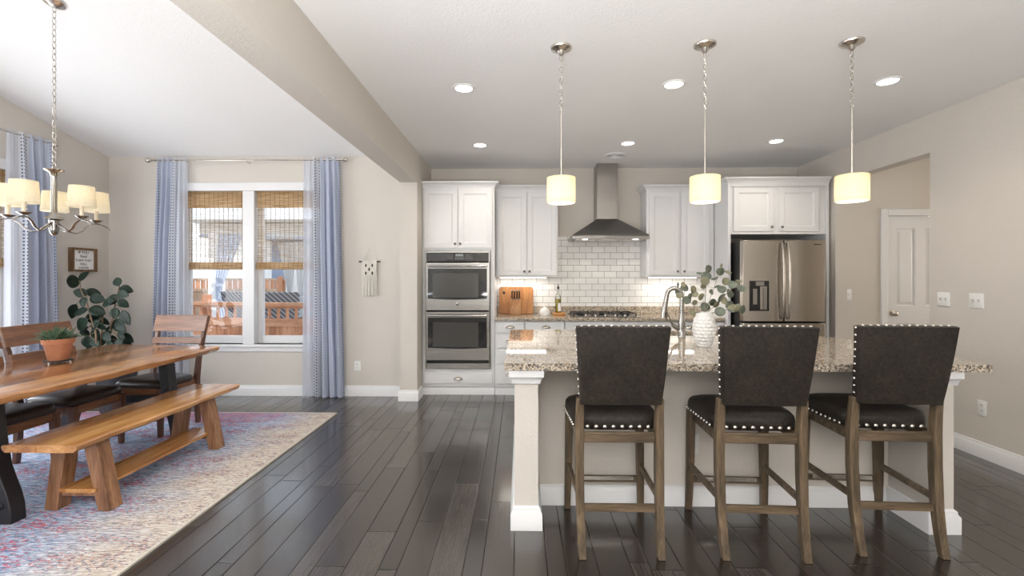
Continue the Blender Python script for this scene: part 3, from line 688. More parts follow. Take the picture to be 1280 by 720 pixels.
base_cab('base_cabinet', 'white base cabinet under the cutting board and oil bottle', .059, .525, [('drawer', .07, .515, .735, .86, [.305]), ('door', .07, .289, .135, .715, [.262]), ('door', .296, .515, .135, .715, [.323])])
base_cab('base_cabinet', 'white base cabinet under the gas cooktop', .529, 1.475, [('drawer', .54, 1.465, .735, .86, []), ('door', .54, .998, .135, .715, [.97]), ('door', 1.006, 1.465, .135, .715, [1.034])])
base_cab('base_cabinet', 'white base cabinet between the cooktop and the refrigerator', 1.479, 2.366, [('drawer', 1.49, 2.356, .735, .86, [1.965]), ('door', 1.49, 1.918, .135, .715, [1.89]), ('door', 1.926, 2.356, .135, .715, [1.954])])
ct = MB(); ct.box(-.297, 2.367, YB - .025, YK - .004, .875, .915).box(-.297, 2.367, YK - .026, YK - .004, .915, 1.012)
tag(ct.build('countertop', M['granite'], org=(1.03, 5.7, .875), bevel=.006), 'speckled granite worktop along the back wall under the cooktop', 'countertop')
bs = MB(); bs.box(-.298, 2.368, YK - .009, YK - .001, 1.013, 1.384).box(.466, 1.544, YK - .009, YK - .001, 1.384, 1.905)
struct(bs.build('wall_backsplash', M['tile']))

# range hood
HX = 1.075; t = thing('range_hood', 'stainless chimney range hood with pyramid canopy over the cooktop', 'range hood', (HX, 5.75, 1.83))
m = MB(); R4 = lambda a, yf_, z: [(HX - a, yf_, z), (HX + a, yf_, z), (HX + a, YK - .012, z), (HX - a, YK - .012, z)]
m.loft([R4(.455, 5.50, 1.872), R4(.452, 5.503, 1.886), R4(.128, 5.735, 2.10)]); m.build('canopy', M['steel'], t, bevel=.002)
m = MB(); m.box(HX - .457, HX + .457, 5.498, YK - .012, 1.838, 1.8715); rm = m.build('rim', M['steel'], t, bevel=.002)
b = MB()
for k in range(5): b.cyl((HX - .05 + .025 * k, 5.499, 1.855), (HX - .05 + .025 * k, 5.493, 1.855), .006)
b.build('button', M['darkgap'], rm)
m = MB(); m.box(HX - .125, HX + .125, 5.738, YK - .012, 2.101, ZC - .003); m.build('chimney', steel('chimney_stainless', 'Z', (.33, .31, .29), .3), t, bevel=.003)
for k in (-1, 0, 1):
    m = MB(); m.box(HX + k * .28 - .13, HX + k * .28 + .13, 5.56, 5.93, 1.832, 1.8375); m.build('grease_filter', M['metal'], t)
for k in (-1, 1):
    m = MB(); m.lathe([(.03, 1.830), (.03, 1.8375)], (HX + k * .30, 5.535, 0), 14); m.build('lamp', M['strip'], t)
    light('SPOT', 'hood_glow', (HX + k * .30, 5.56, 1.826), 2.4, (1, .90, .76), radius=.03, rot=(0, 0, 0)).data.spot_size = radians(130)
# cooktop
t = thing('gas_cooktop', 'stainless gas cooktop with black grates set in the back worktop', 'cooktop', (1.0, 5.68, .916))
m = MB(); m.box(.62, 1.40, 5.46, 5.93, .916, .924); m.build('pan', M['steel'], t, bevel=.003)
for k in range(3):
    x = .75 + .26 * k; m = MB()
    for dx in (-.11, 0, .11): m.box(x + dx - .004, x + dx + .004, 5.55, 5.91, .947, .956)
    for yy in (5.55, 5.73, 5.90): m.box(x - .114, x + .114, yy - .004, yy + .004, .947, .956)
    for dx in (-.11, .11):
        for yy in (5.55, 5.90): m.box(x + dx - .007, x + dx + .007, yy - .007, yy + .007, .9245, .948)
    m.build('grate', M['black'], t)
for x, y in ((.74, 5.63), (.74, 5.82), (1.01, 5.72), (1.28, 5.63), (1.28, 5.82)):
    m = MB(); m.lathe([(.045, .924), (.045, .933), (.032, .937), (.032, .943)], (x, y, 0), 16); m.build('burner', M['darkgap'], t)
for k in range(5):
    m = MB(); m.lathe([(.018, .924), (.018, .936), (.015, .946), (.003, .947)], (.78 + .115 * k, 5.495, 0), 14); m.build('control_knob', M['chrome'], t)

# ------------------------------------------------------------------ island
IZ = .915
t = thing('kitchen_island', 'kitchen island base with drywall knee wall, end walls and white trim', 'island', (1.15, 3.2, 0))
m = MB(); m.box(.10, 2.215, 2.83, 2.95, 0, .872).box(-.03, .10, 2.55, 4.05, 0, .872).box(2.215, 2.345, 2.55, 3.60, 0, .872)
m.build('knee_wall', M['wall'], t)
m = MB(); m.box(.10, 2.15, 3.42, 4.02, .10, .68).box(.10, 2.15, 3.48, 3.50, 0, .10); m.build('sink_cabinet', M['cab'], t)
def post_trim(x0, x1, y0, y1):
    q = MB(); P = [(0, 0), (.022, 0), (.022, .09), (.012, .105), (.012, .118), (0, .128)]
    q.loft([[(x0 - o, y1 + o, z), (x0 - o, y0 - o, z), (x1 + o, y0 - o, z), (x1 + o, y1 + o, z)] for o, z in P])
    return q
def cap_trim(x0, x1, y0, y1):
    q = MB(); P = [(0, .795), (.012, .80), (.014, .815), (.022, .832), (.030, .838), (.030, .873)]
    q.loft([[(x0 - o, y1 + o, z), (x0 - o, y0 - o, z), (x1 + o, y0 - o, z), (x1 + o, y1 + o, z)] for o, z in P])
    return q
for x0, x1, y1 in ((-.03, .10, 4.05), (2.215, 2.345, 3.60)):
    q = post_trim(x0, x1, 2.55, y1); q.build('base_trim', M['trim'], t); q = cap_trim(x0, x1, 2.55, y1); q.build('cap_trim', M['trim'], t)
MB().prism([(2.83 + p, z) for p, z in BBP], 'X', .122, 2.193).build('base_trim', M['trim'], t)
# island worktop: clipped far right corner, sink cut-out
m = MB(); X0, X1, Y0, Y1 = -.085, 2.515, 2.515, 4.15; SX0, SX1, SY0, SY1 = 1.02, 1.80, 3.73, 4.06
m.prism([(X0, Y0), (X1, Y0), (X1, SY0 - .22), (2.37, SY0), (X0, SY0)], 'Z', .875, IZ)
m.prism([(X0, SY0), (SX0, SY0), (SX0, SY1), (X0, SY1)], 'Z', .875, IZ); m.prism([(SX1, SY0), (2.37, SY0), (2.17, SY1), (SX1, SY1)], 'Z', .875, IZ)
m.prism([(X0, SY1), (2.17, SY1), (2.11, Y1), (X0, Y1)], 'Z', .875, IZ)
tag(m.build('island_countertop', M['granite'], org=(1.15, 3.2, .875)), 'large polished granite worktop on the kitchen island', 'countertop')
m = MB(); m.loft([[(SX0 - .004 + o, SY0 - .004 + o, z), (SX1 + .004 - o, SY0 - .004 + o, z), (SX1 + .004 - o, SY1 + .004 - o, z), (SX0 - .004 + o, SY1 + .004 - o, z)] for o, z in ((-.015, .873), (0, .873), (.01, .70), (.06, .69))], False)
m.add([(SX0 + .05, SY0 + .05, .69), (SX1 - .05, SY0 + .05, .69), (SX1 - .05, SY1 - .05, .69), (SX0 + .05, SY1 - .05, .69)], [(0, 1, 2, 3)])
tag(m.build('sink', M['steel'], org=(1.4, 3.9, .69), solid=.002), 'stainless undermount sink in the island worktop behind the faucet', 'sink')
# faucet
fb = atZ(848, 419.5, IZ); fx, fy = fb.x, 3.665
t = thing('faucet', 'tall arched pull-down kitchen faucet on the island', 'faucet', (fx, fy, IZ + .001))
m = MB(); m.lathe([(.030, .916), (.030, .925), (.026, .93), (.027, .98), (.026, 1.03), (.021, 1.07), (.0175, 1.10)], (fx, fy, 0), 18)
R = .054; zt = 1.235; pts = [(fx, fy, 1.06), (fx, fy, 1.15)] + [(fx - R + R * cos(a), fy + .012 * (1 - cos(a)), zt + R * 1.15 * sin(a)) for a in [pi * k / 14 for k in range(14)]]
pts += [(fx - 2 * R - .004, fy + .024, zt - .02), (fx - 2 * R - .010, fy + .026, zt - .05)]
m.tube(pts, .0172, 12); m.build('spout', M['chrome'], t, sharp=60)
e = Vector(pts[-1]); m = MB(); m.tube([e, e + Vector((-.004, 0, -.02)), e + Vector((-.012, .002, -.085)), e + Vector((-.014, .002, -.125))], [.019, .020, .023, .0245], 14); m.build('spray_head', M['chrome'], t, sharp=60)
m = MB(); m.tube([(fx - .018, fy, .975), (fx - .05, fy - .003, .992), (fx - .075, fy - .004, 1.012)], [.017, .017, .015], 12)
m.tube([(fx - .072, fy - .004, 1.01), (fx - .095, fy - .006, 1.06), (fx - .118, fy - .008, 1.105)], [.008, .0065, .009], 10); m.build('handle', M['chrome'], t, sharp=60)

# island vase
vx, vy = 1.245, 3.16
t = thing('vase', 'white ceramic vase with dimpled honeycomb surface on the island', 'vase', (vx, vy, IZ + .001))
m = MB(); N, Mv = 112, 80
prof = lambda s: (.040 + .036 * sin(pi * min(1, s * 1.05) ** .85) ** .9) if s < .93 else .031
def vp(i, j):
    s = j / Mv; r = .036 + .040 * sin(pi * (s * .90 + .04)) ** .85 if s < .97 else .0305
    row = s * 10; col = i / N * 14 + (.5 if int(row) % 2 else 0)
    d = math.hypot((col % 1 - .5), (row % 1 - .5)); r += -.0062 * (1 - min(1, (d / .55) ** 2)) if .04 < s < .92 else 0
    a = 2 * pi * i / N; return (vx + r * cos(a), vy + r * sin(a), IZ + .001 + .232 * s)
L = [[vp(i, j) for i in range(N)] for j in range(Mv + 1)]
L = [[(vx + .028 * cos(2 * pi * i / N), vy + .028 * sin(2 * pi * i / N), IZ + .001) for i in range(N)]] + L
L += [[(vx + .026 * cos(2 * pi * i / N), vy + .026 * sin(2 * pi * i / N), z) for i in range(N)] for z in (IZ + .233, IZ + .10)]
m.loft(L, True); m.build('vessel', M['ceramic'], t, sharp=60)
# eucalyptus
rng = random.Random(4)
t = thing('eucalyptus_bouquet', 'round-leaved eucalyptus sprigs standing in the white vase', 'plant', (vx, vy, IZ + .22))
LV = [(165, 215, 14), (213, 240, 30), (158, 270, 20), (175, 297, 22), (230, 330, 30), (278, 250, 28), (290, 285, 24), (338, 305, 26), (290, 350, 20), (330, 130, 18), (390, 98, 30), (377, 150, 34), (368, 188, 30), (355, 228, 20), (483, 115, 29), (490, 75, 15), (540, 122, 18), (440, 170, 18), (525, 190, 29), (580, 215, 33), (620, 188, 16), (640, 242, 28), (493, 250, 30), (460, 228, 16), (552, 280, 34), (415, 270, 20), (488, 315, 38), (512, 335, 30), (425, 348, 28), (450, 365, 26), (370, 380, 36), (275, 427, 33), (345, 445, 32), (480, 417, 34), (550, 368, 30), (570, 385, 28), (600, 395, 26), (645, 400, 34), (618, 380, 22), (255, 300, 20), (205, 215, 20), (560, 410, 18)]
tips = {'a': (155, 285), 'b': (385, 85), 'c': (500, 65), 'd': (640, 190), 'e': (650, 395), 'f': (250, 425), 'g': (480, 430)}
def ep(px, py, dy): return atY(820 + px / 6, 320 + py / 6, vy + dy)
stems = []
base = Vector((vx, vy, IZ + .20)); sm = MB()
for k, (px, py) in tips.items():
    tip = ep(px, py, rng.uniform(-.06, .06)); mid = base.lerp(tip, .5) + Vector((0, rng.uniform(-.02, .02), .035))
    pts = [base + Vector((rng.uniform(-.012, .012), rng.uniform(-.012, .012), 0))]
    for i in range(1, 9):
        u = i / 8; pts.append(base * (1 - u) ** 2 + mid * 2 * u * (1 - u) + tip * u * u)
    stems.append(pts); sm.tube(pts, [.0026 - .0016 * i / 8 for i in range(9)], 6)
lvs = [MB(), MB()]
for i, (px, py, r) in enumerate(LV):
    p = ep(px, py, rng.uniform(-.05, .05)); rr = r / 6 * 3.16 / 580 * 1.12
    q = min((q for s in stems for q in s[2:]), key=lambda q: (q - p).length)
    sm.tube([q, q.lerp(p, .6) + Vector((0, 0, .004)), p], [.0011, .0009, .0007], 5)
    nrm = Vector((rng.uniform(-.6, .6), -1 + rng.uniform(-.1, .5), rng.uniform(-.5, .7))).normalized(); ax = (p - q).normalized()
    ax = (ax - nrm * ax.dot(nrm)).normalized(); bx = nrm.cross(ax)
    el = .40 if r < 19 else .93; G = lvs[1 if rng.random() < .4 else 0]
    if el < .5: rr *= 1.35
    def fn(u, v, p=p, ax=ax, bx=bx, nrm=nrm, rr=rr, el=el):
        a = 2 * pi * u; s = v; x = s * cos(a); y = s * sin(a) * el
        return p + ax * (x * rr) + bx * (y * rr) + nrm * (.18 * rr * (x * x - y * y * .5))
    n0 = len(G.v); K = 14
    G.v.append(tuple(p)); rings = 3
    for j in range(1, rings + 1):
        for k2 in range(K): G.v.append(tuple(fn(k2 / K, j / rings)))
    for k2 in range(K): G.f.append((n0, n0 + 1 + k2, n0 + 1 + (k2 + 1) % K))
    for j in range(rings - 1):
        for k2 in range(K): a = n0 + 1 + j * K; G.f.append((a + k2, a + K + k2, a + K + (k2 + 1) % K, a + (k2 + 1) % K))
sm.build('stem', M['eucstem'], t); lvs[0].build('foliage', M['euc'], t, solid=.0012); lvs[1].build('foliage', M['eucy'], t, solid=.0012)['label'] = 'yellower olive leaves'

# ------------------------------------------------------------------ things on the back worktop
t0 = atY(644, 379, 5.9)
m = MB(); bx0, bx1, bz0, bz1 = -.268, .168, .917, 1.262
pts = []
for (cx_, cz_, a0) in ((bx1 - .03, bz1 - .03, 0), (bx0 + .03, bz1 - .03, pi / 2), (bx0 + .012, bz0 + .012, pi), (bx1 - .012, bz0 + .012, 3 * pi / 2)):
    rr = .03 if cz_ > 1.1 else .012
    for k in range(6): pts.append((cx_ + rr * cos(a0 + k * pi / 10), cz_ + rr * sin(a0 + k * pi / 10)))
T = Matrix.Translation((0, 5.915, .917)) @ Matrix.Rotation(radians(-7), 4, 'X') @ Matrix.Translation((0, -5.915, -.917))
m.prism(pts, 'Y', 5.895, 5.925, T)
bo = m.build('cutting_board', M['boardwood'], org=(-.05, 5.91, .917), bevel=.004); tag(bo, 'wide brown wooden cutting board leaning on the tile behind the knife block', 'cutting board')
m = MB(); m.lathe([(.018, 0), (.018, .003)], n=16, T=T @ Matrix.Translation((-.205, 5.895, 1.185)) @ Matrix.Rotation(pi / 2, 4, 'X')); m.build('hang_hole', M['darkgap'], bo)
t = thing('knife_block', 'slanted wooden knife block full of black handled knives by the cutting board', 'knife block', (-.05, 5.76, .916))
m = MB(); m.prism([(5.69, .916), (5.80, .916), (5.825, 1.075), (5.755, 1.11), (5.69, .985)], 'X', -.118, .012); m.build('block', M['blockwood'], t, bevel=.004)
hk = MB(); st_ = MB()
for r_ in range(3):
    for c_ in range(4):
        x = -.10 + .031 * c_; b0 = Vector((x, 5.768 + .022 * r_, 1.105 - .011 * r_)); d = Vector((0, -.12, .99)).normalized(); L_ = .105 + .012 * r_
        m = MB(); m.tube([b0 + d * .012, b0 + d * .03, b0 + d * (L_ - .01), b0 + d * L_], [.010, .0125, .0125, .008], 8, flat=.7); kn = m.build('knife', M['black'], t)
        m = MB(); m.tube([b0 - d * .01, b0 + d * .022], .0115, 8); m.tube([b0 + d * (L_ - .001), b0 + d * (L_ + .010)], .0105, 8); m.build('bolster', M['chrome'], kn)
m = MB(); cx_, cy_ = .305, 5.72; m.lathe([(.062, .916), (.066, .93), (.062, .965), (.05, .992), (.028, 1.008), (.010, 1.012), (.012, 1.02), (.004, 1.024)], (cx_, cy_, 0), 24)
tag(m.build('salt_cellar', M['ceramic'], org=(cx_, cy_, .916)), 'small white domed ceramic pot beside the oil bottle', 'pot')
bx, by = .475, 5.78
m = MB(); m.lathe([(.075, .916), (.08, .921), (.08, .94), (.075, .945)], (bx + .01, by, 0), 24); tag(m.build('wooden_coaster', M['amber'], org=(bx + .01, by, .916)), 'round amber wooden stand under the oil bottle', 'stand')
t = thing('oil_bottle', 'clear glass bottle of golden olive oil with black pourer', 'bottle', (bx, by, .946))
m = MB(); m.lathe([(.034, .946), (.037, .952), (.037, 1.12), (.030, 1.15), (.013, 1.185), (.0125, 1.235)], (bx, by, 0), 20, True); m.build('glass_body', M['bottleglass'], t)
m = MB(); m.lathe([(.032, .949), (.0345, .954), (.0345, 1.115)], (bx, by, 0), 20); m.build('oil', M['oil'], t)
m = MB(); m.lathe([(.010, 1.236), (.014, 1.24), (.014, 1.262), (.006, 1.272), (.005, 1.30)], (bx, by, 0), 12); m.build('pourer', M['black'], t)
m = MB(); m.loft([[(bx + .0378 * cos(a), by + .0378 * sin(a), z) for a in [pi * 1.45 + k * pi * .7 / 10 for k in range(11)]] for z in (.965, 1.065)], False, False); m.build('label_paper', M['paper'], t)

# ------------------------------------------------------------------ bar stools
def make_stool(label, loc, rz):
    t = thing('bar_stool', label, 'bar stool', loc, rz, 'bar stools at the island', local=True)
    for s in (-1, 1):
        m = MB(); pts = [(s * .193, -.262, 0), (s * .195, -.236, .09), (s * .198, -.212, .22), (s * .20, -.198, .42), (s * .20, -.196, .60), (s * .199, -.205, .70), (s * .199, -.214, .775)]
        m.sweep(pts, [(.036, .036), (.038, .040), (.040, .044), (.042, .046), (.042, .046), (.038, .042), (.036, .038)]); lg = m.build('leg', M['stoolwood'], t, bevel=.003, sharp=50)
        m = MB(); m.sweep([(s * .218, .232, 0), (s * .216, .226, .10), (s * .212, .220, .30), (s * .208, .215, .597)], [(.034, .034), (.036, .038), (.041, .043), (.043, .045)]); m.build('leg', M['stoolwood'], t, bevel=.003, sharp=50)
    for s in (-1, 1):
        m = MB(); m.loft([[(s * .202 - .011, y, z0), (s * .202 + .011, y, z0), (s * .202 + .011, y, .598), (s * .202 - .011, y, .598)] for y, z0 in ((-.172, .548), (.19, .548))]); m.build('apron', M['stoolrail'], t, bevel=.002)
        m = MB(); m.loft([[(x - .010, y, z - .016), (x + .010, y, z - .016), (x + .010, y, z + .016), (x - .010, y, z + .016)] for x, y, z in ((s * .199, -.182, .268), (s * .211, .200, .268))]); m.build('stretcher', M['stoolrail'], t, bevel=.002)
    m = MB(); m.box(-.178, .178, -.207, -.185, .548, .598); m.build('apron', M['stoolrail'], t, bevel=.002)
    m = MB(); m.box(-.186, .186, .205, .227, .548, .598); m.build('apron', M['stoolrail'], t, bevel=.002)
    m = MB(); m.box(-.176, .176, -.221, -.199, .206, .242); m.build('stretcher', M['stoolrail'], t, bevel=.002)
    m = MB(); m.box(-.195, .195, .213, .237, .166, .200); fs = m.build('footrest', M['stoolrail'], t, bevel=.002)
    m = MB(); m.box(-.17, .17, .207, .2125, .180, .2005); m.build('kick_plate', M['metal'], fs)
    # seat cushion
    m = MB(); n = 10; m_ = 28
    def ring(k, z, y0=-.172, y1=.262, w0=.222, w1=.245):
        L = []; e = 5.0; cy = (y0 + y1) / 2; hy = (y1 - y0) / 2 * k
        for i in range(m_ * 2):
            a = 2 * pi * i / (m_ * 2); cx = abs(cos(a)) ** (2 / e) * (1 if cos(a) >= 0 else -1); sy = abs(sin(a)) ** (2 / e) * (1 if sin(a) >= 0 else -1)
            w = (w0 + (w1 - w0) * (sy + 1) / 2); L.append((cx * (w - (1 - k) * .23), cy + sy * hy, z))
        return L
    m.loft([ring(.97, .600), ring(1, .604), ring(1, .645), ring(.985, .662), ring(.93, .677), ring(.80, .688), ring(.5, .696), ring(.1, .699)]); se = m.build('seat', M['leather'], t, sharp=70)
    def nail(p, nrm, r=.0085):
        nm = MB()
        n_ = Vector(nrm).normalized(); a = n_.orthogonal().normalized(); b = n_.cross(a); p = Vector(p)
        nm.loft([[tuple(p + a * (r * q * cos(2 * pi * i / 8)) + b * (r * q * sin(2 * pi * i / 8)) + n_ * h) for i in range(8)] for q, h in ((1, -.002), (1, .001), (.75, .0042), (.3, .006))])
        nm.build('nailhead', M['nail'], own[0], sharp=60)
    own = [se]
    for i in range(8): nail((-.155 + .31 * i / 7, -.172, .617), (0, -1, 0), .0115)
    for i in range(10):
        for s in (-1, 1): nail((s * (.2245 + .0170 * i / 9), -.135 + .335 * i / 9, .617), (s, 0, 0), .0085)
    # backrest pad
    m = MB(); L = []
    for u in [0, .012, .05, .2, .4, .6, .8, .95, .988, 1]:
        z = .748 + .395 * u; w = .200 + .028 * u; yc = -.218 - .062 * u - .006 * sin(pi * u); th = .036 * (1 if .01 < u < .99 else .72); ww = w * (1 if .01 < u < .99 else .975)
        L.append([(x, yc + y, z) for x, y in ((-ww + .008, -th), (-ww * .5, -th - .003), (0, -th - .004), (ww * .5, -th - .003), (ww - .008, -th), (ww, -th + .010), (ww, th - .010), (ww - .008, th), (ww * .5, th + .004), (0, th + .006), (-ww * .5, th + .004), (-ww + .008, th), (-ww, th - .010), (-ww, -th + .010))])
    m.loft(L); ba = m.build('backrest', M['leather'], t, sharp=45); own[0] = ba
    for i in range(11):
        u = .03 + .94 * i / 10
        for s in (-1, 1): nail((s * (.200 + .028 * u), -.218 - .062 * u + .008, .748 + .395 * u), (s, 0, 0), .0075)
    for i in range(12): nail((-.20 + .40 * i / 11, -.279, 1.143), (0, 0, 1), .0085)
    return t
st = make_stool('dark leather bar stool at the left end of the island, farthest from the refrigerator', (.500, 2.55, .001), 0)
dup(st, (1.212, 2.545, .001), radians(-2.5), 'dark leather bar stool in the middle of the three, below the white vase')
dup(st, (1.908, 2.59, .001), radians(-3.0), 'dark leather bar stool at the right end of the island, nearest the light switches')

# ------------------------------------------------------------------ pendants, downlights, ceiling vent
def chain(mb, x, y, z0, z1, L=.042, r=.0022, w=.009):
    n = max(2, int(round((z1 - z0) / (L * .78)))); s = (z1 - z0) / n
    for k in range(n):
        c = Vector((x, y, z0 + s * (k + .5))); h = s * .62; ax = Vector((1, 0, 0)) if k % 2 else Vector((0, 1, 0))
        pts = [c + ax * (w * cos(a)) + Vector((0, 0, h * sin(a))) for a in [2 * pi * i / 12 for i in range(13)]]
        mb.tube(pts, r, 5, False)
def make_pendant(label, loc):
    t = thing('pendant_light', label, 'pendant lamp', loc, 0, 'pendants over the island', local=True)   # origin at the ceiling
    m = MB(); m.lathe([(.010, -.052), (.016, -.045), (.026, -.028), (.062, -.012), (.066, -.004), (.066, -.001)], n=24); m.build('canopy', M['metal'], t)
    m = MB(); chain(m, 0, 0, -.395, -.052); m.build('chain', M['metal'], t)
    m = MB(); m.tube([(0, 0, -.395), (0, 0, -.76), (0, 0, -.79)], [.0055, .0055, .009], 10); m.build('rod', M['metal'], t)
    m = MB(); m.lathe([(.0865, -.800), (.0875, -.800), (.0875, -.955), (.0865, -.955)], n=32, caps=False); m.f += []; s = m.build('shade', M['shade'], t)
    m = MB(); m.lathe([(.002, -.790), (.083, -.7985), (.085, -.802), (.002, -.796)], n=24); m.build('shade_top', M['shade'], s)
    m = MB(); m.lathe([(.004, -.958), (.080, -.954), (.083, -.948), (.004, -.950)], n=24); m.build('diffuser', M['diffuser'], t)
    return t
pl = [(.252, 2.845), (1.118, 2.825), (1.985, 2.81)]
lb = ['drum pendant lamp hanging above the left bar stool', 'drum pendant lamp hanging above the middle bar stool', 'drum pendant lamp hanging above the right bar stool, nearest the hall opening']
p0 = make_pendant(lb[0], (*pl[0], ZC))
for (x, y), l in list(zip(pl, lb))[1:]: dup(p0, (x, y, ZC), 0, l)
for x, y in pl: light('POINT', 'pendant_bulb', (x, y, ZC - .87), .45, (1, .78, .46), radius=.03)
def make_down(label, loc):
    t = thing('recessed_light', label, 'downlight', loc, 0, 'recessed lights in the kitchen ceiling', local=True)
    m = MB(); m.lathe([(.062, -.004), (.066, -.009), (.082, -.007), (.086, -.001), (.062, -.001)], n=28, caps=False); m.build('trim_ring', M['trim'], t)
    m = MB(); m.lathe([(.062, -.001), (.062, -.005), (.002, -.006)], n=24); m.build('lens', M['led'], t)
    return t
dl_ = [(-.417, 3.44, 'recessed ceiling light in the near row by the dining room beam'), (1.12, 3.40, 'recessed ceiling light in the near row between the middle and left pendants'), (2.635, 3.37, 'recessed ceiling light in the near row closest to the right wall'),
       (-.424, 4.92, 'recessed ceiling light in the far row above the oven cabinet'), (1.13, 4.88, 'recessed ceiling light in the far row in front of the range hood'), (2.64, 4.83, 'recessed ceiling light in the far row above the refrigerator')]
d0 = make_down(dl_[0][2], (*dl_[0][:2], ZC))
for x, y, l in dl_[1:]: dup(d0, (x, y, ZC), 0, l)
for x, y, l in dl_:
    q = light('SPOT', 'downlight_beam', (x, y, ZC - .012), 26, (1, .89, .75), radius=.05); q.data.spot_size = radians(140); q.data.spot_blend = .8
t = thing('ceiling_vent', 'round white exhaust vent on the ceiling beside the range hood', 'vent', (1.095, 5.36, ZC)); m = MB()
m.lathe([(.125, -.001), (.125, -.010), (.105, -.014), (.10, -.008)], (1.095, 5.36, ZC), 28, False); m.build('ring', M['trim'], t)
m = MB(); [m.lathe([(r, -.004), (r + .012, -.016), (r + .02, -.013), (r + .01, -.003)], (1.095, 5.36, ZC), 24, False) for r in (.015, .045, .075)]; m.build('louvre', M['trim'], t)
m = MB(); m.lathe([(.10, -.001), (.10, -.0025), (.001, -.003)], (1.095, 5.36, ZC), 24); m.build('duct', M['charpot'], t)

# ------------------------------------------------------------------ switches and outlets
def plate(name, label, cat, c, nrm, kind, group=None):
    c = Vector(c); n = Vector(nrm); u = Vector((0, 0, 1)).cross(n).normalized(); T = Matrix((( *(u), 0), (0, 0, 1, 0), (*(n), 0), (0, 0, 0, 1))).transposed(); T.translation = c
    t = thing(name, label, cat, c, 0, group); w = .116 if kind == 'double' else .072; h = .116
    m = MB(); m.loft([[(x, y, z) for x, y in ((-w / 2 + o, -h / 2 + o), (w / 2 - o, -h / 2 + o), (w / 2 - o, h / 2 - o), (-w / 2 + o, h / 2 - o))] for o, z in ((0, .0005), (0, .004), (.004, .0065))], True, True, T); p = m.build('wall_plate', M['white_plastic'], t)
    if kind in ('double', 'single'):
        for dx in ((-.023, .023) if kind == 'double' else (0,)):
            m = MB(); m.box(dx - .005, dx + .005, -.012, .012, .0065, .009, T); m.box(dx - .004, dx + .004, .0, .009, .009, .018, T); m.build('toggle', plain('toggle_ivory', (.62, .60, .56), .4), p)
    else:
        for dy in (-.021, .021):
            m = MB(); m.box(-.017, .017, dy - .014, dy + .014, .0065, .008, T); s = m.build('socket', M['white_plastic'], p)
            m = MB(); [m.box(dx - .0015, dx + .0015, dy - .002, dy + .007, .008, .0084, T) for dx in (-.006, .006)]; m.build('slot', M['darkgap'], s)
    return t
plate('light_switch', 'white two-toggle switch plate on the right wall, nearer the hall opening', 'switch', (XR, atX(1180, 374, XR).y, 1.20), (-1, 0, 0), 'double')
plate('light_switch', 'white two-toggle switch plate on the right wall, farther from the hall opening', 'switch', (XR, atX(1221, 376, XR).y, 1.20), (-1, 0, 0), 'double')
plate('wall_outlet', 'white wall outlet low on the right wall below the switches', 'outlet', (XR, atX(1228, 512, XR).y, .38), (-1, 0, 0), 'outlet')
plate('light_switch', 'white single switch plate in the hall between refrigerator and door', 'switch', atY(1060, 368, 5.28), (0, -1, 0), 'single')
plate('wall_outlet', 'white wall outlet between the blue curtain and the pillar', 'outlet', atY(447, 457.5, YD), (0, -1, 0), 'outlet')
plate('wall_outlet', 'white outlet on the knee wall behind the middle bar stool', 'outlet', atY(866, 555, 2.83), (0, -1, 0), 'outlet')
plate('wall_outlet', 'white outlet in the tile backsplash behind the faucet', 'outlet', atY(829, 373, YK - .009), (0, -1, 0), 'outlet')

# ------------------------------------------------------------------ dining room
RG = MB(); rx0, rx1, ry0, ry1 = -4.62, -1.87, .35, 4.655
RG.box(rx0, rx1, ry0, ry1, .001, .011)
rg = tag(RG.build('rug', M['rug']), 'distressed cream, blue and red area rug under the dining table', 'rug')
m = MB(); e = .018; m.box(rx0, rx1, ry1 + .0005, ry1 + e, .001, .012).box(rx0, rx1, ry0 - e, ry0 - .0005, .001, .012).box(rx1 + .0005, rx1 + e, ry0 - e, ry1 + e, .001, .012).box(rx0 - e, rx0 - .0005, ry0 - e, ry1 + e, .001, .012); m.build('binding', M['rugedge'], rg)
RT = .0115
# table
def live_edge(x0, x1, y0, y1, z0, z1, seed, amp, n=60, slant=.0, chip=.5):
    r = random.Random(seed); ph = [r.uniform(0, 6.28) for _ in range(8)]
    def w(y, k): return amp * (.55 * sin(3.1 * y + ph[k]) + .45 * sin(7.3 * y + ph[k + 1]) + .35 * sin(15 * y + ph[k + 2]) + .2 * sin(31 * y + ph[k + 3]))
    L = []
    for i in range(n + 1):
        u = i / n; y = y0 + (y1 - y0) * u
        a0, a1 = x0 + w(y, 0), x1 + w(y, 4); b0, b1 = a0 + .022 + .8 * w(y * 1.3 + 2, 4) * chip, a1 - .022 + .8 * w(y * 1.3 + 5, 0) * chip
        f = lambda x: y + slant * (x1 - x) / (x1 - x0) * u
        zz = (z0 + z1) / 2
        L.append([(b0, f(b0), z0), (b1, f(b1), z0), (a1 - .004, f(a1), zz - .006), (a1, f(a1), zz + .012), (a1 - .010, f(a1), z1 - .002), (a1 - .02, f(a1), z1), (a0 + .02, f(a0), z1), (a0 + .010, f(a0), z1 - .002), (a0, f(a0), zz + .012), (a0 + .004, f(a0), zz - .006)])
    m = MB(); m.loft(L); return m
TCX = -3.265
t = thing('dining_table', 'live-edge wooden dining table on black iron trestles', 'table', (TCX, 3.15, RT))
live_edge(-3.80, -2.70, 1.95, 4.15, .712, .76, 5, .016, 90, .11).build('tabletop', M['table'], t, sharp=40)
